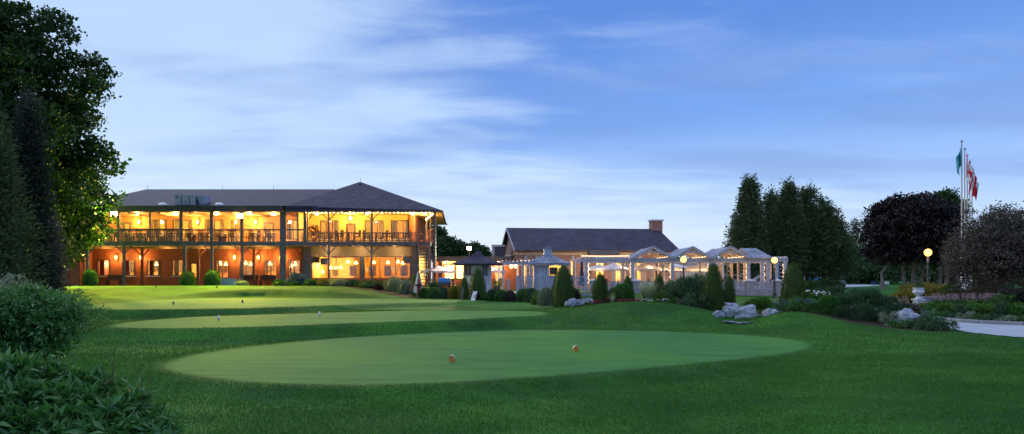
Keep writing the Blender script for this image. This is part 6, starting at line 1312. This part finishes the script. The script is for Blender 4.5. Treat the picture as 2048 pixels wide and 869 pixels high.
for px, d, H, sp_w, n, nm in ((1294,33.6,.98,.75,420,'tall arching pale ornamental grass in the middle bed'),(1558,33.5,.6,.3,160,'small pale reed tuft left of tallest clipped column'),(1224,33.4,.45,.35,60,'thin strappy plant between the cone and clipped ball'),(1655,31.5,.75,.5,220,'pale feathery grass behind the white flowers'),(1640,32,.6,.5,140,'low pale grass left of feathery one')):
    b = G(px, d); v, f, ti = strands(rs, b, n, H, sp_w, .022, .14 if n > 300 else .08); tag(link_mesh('ornamental_grass', v, f, 'leaf_reed', origin=b, tint=ti), nm, 'ornamental grass', 'ornamental grasses')
# mugo pine: candles all over a wide dome
rs = np.random.RandomState(170); bx_, bd_ = PX(1735, 27), 27; b = (bx_, bd_, gz(bx_, bd_)); cl = [(np.array(P(px, py, d)), np.array([r, r, r*.75])) for px, py, d, r in ((1700,612,27,.5),(1735,605,27.3,.55),(1770,615,27,.48),(1790,632,26.8,.34),(1690,632,26.6,.42),(1725,632,26.3,.5),(1760,636,26.2,.42),(1680,610,27.5,.36),(1712,596,27.8,.34),(1745,594,27.8,.3),(1640,600,29.5,.55),(1670,590,29.5,.4),(1800,640,26.8,.2))]
t_ = thing('mugo_pine', 'very wide dark mugo pine in the right bed', 'shrub', b); c, o_ = shellpts(rs, cl, 2100, .35, -.5); c[:,2] = np.maximum(c[:,2], GZ(c[:,0], c[:,1])+.03)
o_ = unit(o_*.5+np.array([0, 0, .9])); v, f, ti = foliage(rs, c, o_, .02, 15, .10, .10, 1.6, .2, .72); link_mesh('foliage', v, f, 'leaf_pine', t_, tint=ti); MB().tube([b, (b[0], b[1], b[2]+.5)], .07, 6).tube([b, (b[0]-.7, b[1], b[2]+.4)], .05, 6).build('stem', 'bark', t_)
# perennials
def peren(px, d, R_, H, mat, label, seed, n=200, size=.06, fl=None, nf=0, sx=1.3, asp=.5, cat='flower bed plant', name='perennial', fs=.03, k=8):
    t = shrub(name, label, cat, G(px, d), R_, H, mat, n, 7, size, seed, k=k, sx=sx, aspect=asp)
    if fl:
        rs = np.random.RandomState(seed+1); b = G(px, d); m_ = MB()
        for i in range(nf):
            a = rs.uniform(0, 6.28); q = math.sqrt(rs.uniform()); x, y = b[0]+math.cos(a)*q*R_*sx, b[1]+math.sin(a)*q*R_*.8; z = b[2]+H*(1.02-.25*q*q)+rs.uniform(-.03, .05); m_.lathe((x, y, z), [(fs*.4,-fs*.4),(fs,0),(fs*.5,fs*.4)], 6)
        m_.build('flowers', fl, t)
    return t
peren(1580, 28.4, .5, .38, 'leaf_pine', 'blue violet flowering clump in front of tallest clipped column', 180, 300, .06, 'flower_violet', 40)
peren(1610, 27.6, .5, .42, 'leaf_box', 'violet flowering clump left of the clipped box bush', 181, 320, .06, 'flower_violet', 50)
peren(1626, 29, .4, .75, 'leaf_fresh', 'clump with bright white flowers beside the clipped box bush', 182, 220, .07, 'flower_white', 16, fs=.045); peren(1645, 28.8, .32, .75, 'leaf_fresh', 'second white flowering clump nearer the clipped box bush', 183, 180, .07, 'flower_white', 14, fs=.045)
peren(1596, 30.5, .35, .8, 'leaf_box', 'loose green plant right behind the tallest clipped column', 184, 200, .09)
for px, nm, sd in ((1192,'right at the foot of the second clipped cone',190),(1266,'left of the ornamental grass foot',192),(1282,'below the ornamental grass',194),(1246,'below the large clipped ball',193)): peren(px, 33.2, .22, .14, 'leaf_reddark', 'small red flower patch '+nm, sd, 60, .04, 'flower_red', 22, fs=.028)
peren(1301, 32.9, .32, .13, 'leaf_box', 'row of small white flowers below the ornamental grass', 196, 60, .04, 'flower_white', 14, fs=.034); peren(1331, 32.6, .13, .2, 'leaf_grey', 'pale blue white hydrangea heads left of big dark shrub', 197, 40, .05, 'flower_white', 10, fs=.04)
for px, d, R_, H, mt, nm, sd in ((1215,33.6,.3,.2,'leaf_reddark','low reddish ground plant right of the second cone',200),(1345,32.4,.3,.25,'leaf_box','low green ground plant below the big dark shrub',201),(1370,31.9,.3,.25,'leaf_bronze','low bronze ground plant below the big dark shrub',202),(1175,33.5,.12,.1,'leaf_gold','tiny yellow green tuft on the boulders',203),(1505,29.3,.3,.1,'leaf_gold','yellow green mat between the stone steps',204),(1530,28.8,.3,.1,'leaf_gold','yellow green mat left of the small rock',205)): peren(px, d, R_, H, mt, nm, sd, 140, .05)
# right bed
for px, d, R_, H, nm, sd in ((1822,41,.75,.75,'left yellow shrub beside the globe lamp post',210),(1845,42,.9,.8,'wide yellow shrub behind the globe lamp post',211),(1875,42.5,.8,.75,'yellow shrub right of the globe lamp post',212),(1960,38,.75,.62,'yellow shrub right of the low clipped dome',213),(1808,40,.5,.45,'small yellow shrub at the left end of the group',214)): shrub('golden_shrub', nm, 'shrub', G(px, d), R_, H, 'leaf_gold', 700, 8, .08, sd, 'golden shrubs round the lamp', k=12, sx=1.15)
for px, nm, sd in ((1872,'leftmost pink plume clump beside the stone wall',220),(1895,'second pink plume clump below the clipped dome',221),(1920,'middle pink plume clump of the right bed',222),(1945,'fourth pink plume clump below the yellow shrub',223),(1975,'fifth pink plume clump near the bronze tree',224),(1992,'rightmost pink plume clump of the right bed',225),(1799,'pale pink plume clump behind the mugo pine',226)):
    rs = np.random.RandomState(sd); b = G(px, 33 if px > 1850 else 30.5); t_ = thing('plume_flower', nm, 'flowers', b, 0, 'pink plume flowers'); V = []; Fc = []; k_ = 0
    for i in range(26):
        x, y = b[0]+rs.normal(0, .2), b[1]+rs.normal(0, .15); h = rs.uniform(.34, .54); n = 26; u = rs.uniform(0, 1, n); c = np.stack([x+rs.normal(0, .02, n)*(1.2-u)*1.6, y+rs.normal(0, .02, n)*(1.2-u)*1.6, b[2]+h+.2*u], -1); ax = rs.normal(0, .6, (n, 3))+[0, 0, .8]; v, f = leafmesh(rs, c, ax, rs.normal(0, 1, (n, 3)), np.full(n, .045), np.full(n, .018)); V.append(v); Fc.append(f+k_); k_ += len(v)
    link_mesh('plumes', np.concatenate(V), np.concatenate(Fc), 'leaf_plume', t_, tint=rs.uniform(0, 1, sum(len(f) for f in Fc)))
    c, o_ = shellpts(rs, [(np.array([b[0], b[1], b[2]+.2]), np.array([.42, .3, .22]))], 120, .3); v, f, ti = foliage(rs, c, o_, .04, 6, .07); link_mesh('foliage', v, f, 'leaf_box', t_, tint=ti)
k_ = 0; rs = np.random.RandomState(230); words = ['leftmost','second','third','fourth','fifth','sixth','seventh','eighth','ninth','tenth','eleventh']
for i, px in enumerate((1862,1885,1910,1935,1962,1990,2018,2045,2075,2105)): peren(px, 30.6-.0*i, .5, rs.uniform(.32, .46), ['leaf_box','leaf_fresh','leaf_pine'][i % 3], words[i]+' leafy clump in the middle row of right bed', 231+i, 260, .08, sx=1.1)
for i, px in enumerate((1862,1884,1908,1934,1960,1988,2016,2044,2072)): d = np.interp(px, [1862,1885,1925,1960,2000,2048,2120], [29.9,29.3,28.5,27.9,27.3,26.7,26.1]); peren(px, d, .36, rs.uniform(.16, .26), ['leaf_grey','leaf_box','leaf_pine'][i % 3], words[i]+' low clump along the kerb of the path', 251+i, 200, .06, sx=1.2)
peren(1858, 31.6, .35, .3, 'leaf_gold', 'light yellow green hosta right of the urn pedestal', 262, 120, .13, asp=.6); peren(1838, 31.0, .3, .25, 'leaf_fresh', 'light green plant in front of urn pedestal', 263, 120, .1); peren(1818, 30.5, .4, .45, 'leaf_bronze', 'brownish plant left of the urn pedestal', 264, 240, .07)
peren(1826, 28, .14, .32, 'leaf_box', 'small red flowers on top of the right boulder', 265, 50, .05, 'flower_red', 9, fs=.03)
peren(1865, 24.2, .48, .26, 'leaf_pine', 'low blue green plant at the right tip of bed by the path', 266, 380, .06); peren(1843, 24.7, .4, .3, 'leaf_pine', 'low plant right below the large right boulder', 267, 300, .06); peren(1886, 24.0, .22, .2, 'leaf_grey', 'small plant at the very tip of the bed', 268, 120, .05)
peren(1783, 25.3, .32, .42, 'leaf_grey', 'grey green trailing plant left of the large right boulder', 269, 260, .06); peren(1800, 24.7, .3, .2, 'leaf_box', 'low trailing plant in front of the right boulder', 270, 160, .05)
shrub('purple_shrub', 'dark purple shrub at the right edge below bronze tree', 'shrub', G(2040, 32.5), .75, .85, 'leaf_purple', 600, 8, .09, 271, k=12); shrub('green_shrub', 'green leafy shrub left of the dark purple one', 'shrub', G(2008, 32.3), .45, .7, 'leaf_box', 340, 8, .09, 272, k=10)
shrub('green_shrub', 'round low bush in front of the parked golf carts', 'shrub', G(1646, 76), 1.5, .6, 'leaf_distant', 300, 8, .2, 273, k=10, sx=1.4); shrub('green_shrub', 'low green bush left of the one before the golf carts', 'shrub', G(1622, 76), 1.2, .5, 'leaf_box', 260, 8, .18, 274, k=10, sx=1.4); shrub('green_shrub', 'small bush at the right golf cart wheel', 'shrub', G(1664, 77), 1.0, .45, 'leaf_distant', 240, 8, .18, 275, k=8, sx=1.4)
# ================================================================ boulders and steps
def boulder(name, label, items, seed, grp=None):
    rs = np.random.RandomState(seed)
    for j, (px, py, d, w_, h_, dp, rz) in enumerate(items):
        x, y, z = P(px, py, d); m_ = MB(); z = min(z, gz(x, y)+h_*.9) if name == 'boulder' else gz(x, y)+.01; rock(m_, (x, y, z), (w_/2, dp/2, h_/2), rs, rz); lb = label[j] if isinstance(label, list) else label
        tag(m_.build(name, 'boulder', origin=(x, y, z), smooth=False), lb, 'boulder' if name == 'boulder' else 'stone slab', grp)
boulder('boulder', ['rounded pale boulder at the left end beside widest clipped cone', 'smaller rounded boulder leaning on the leftmost one', 'long flat boulder between the two front clipped cones', 'flat boulder at the foot of second clipped cone'], [(1144,605,33.3,.36,.34,.35,.3), (1135,608,33,.26,.24,.3,.1), (1163,606,33.8,.72,.34,.5,.1), (1180,604,34.2,.35,.3,.4,-.2)], 301, 'boulders at the middle bed')
boulder('boulder', ['small left boulder of the large rockery', 'mid boulder between the small one and the large rockery block', 'largest layered block of the rockery, right side', 'upper left stone of the large rockery', 'squarish rock at the right of the stone steps'], [(1438,629,28.8,.50,.30,.4,.1), (1460,625,29,.6,.46,.5,.2), (1490,625,28.8,1.0,.50,.6,-.05), (1464,615,29.8,.6,.34,.45,0), (1540,629,28,.52,.44,.5,.25)], 302, 'rockery boulders')
boulder('stone_step', ['long flat stone step below the large rockery block', 'small flat stone below the long step', 'flat slab right of the large rockery block', 'upper flat slab left behind the right step rock', 'thin slab behind the fresh green shrub'], [(1470,639,27.9,1.0,.09,.5,.05), (1497,643,27.4,.7,.07,.4,-.1), (1517,632,28.8,.55,.14,.5,0), (1556,626,28.6,.5,.16,.4,.1), (1480,607,32,1.2,.2,.6,0)], 303, 'flat steps at the rockery')
boulder('boulder', ['large pointed grey white boulder left of the path'], [(1812,642,25,.72,.60,.6,.2)], 304); boulder('boulder', ['pale upper stone behind the large pointed boulder'], [(1810,630,25.7,.5,.42,.4,.4)], 305)
st2 = MB()
for i in range(4): y = 49.4-i*.45; st2.box(PX(1148, y), PX(1184, y), y, y+.5, .2, .66-i*.13)
tag(st2.build('patio_steps', 'stone_block', origin=(PX(1166, 49), 49, .3)), 'grey stone steps going up to the patio behind the boulders', 'steps')
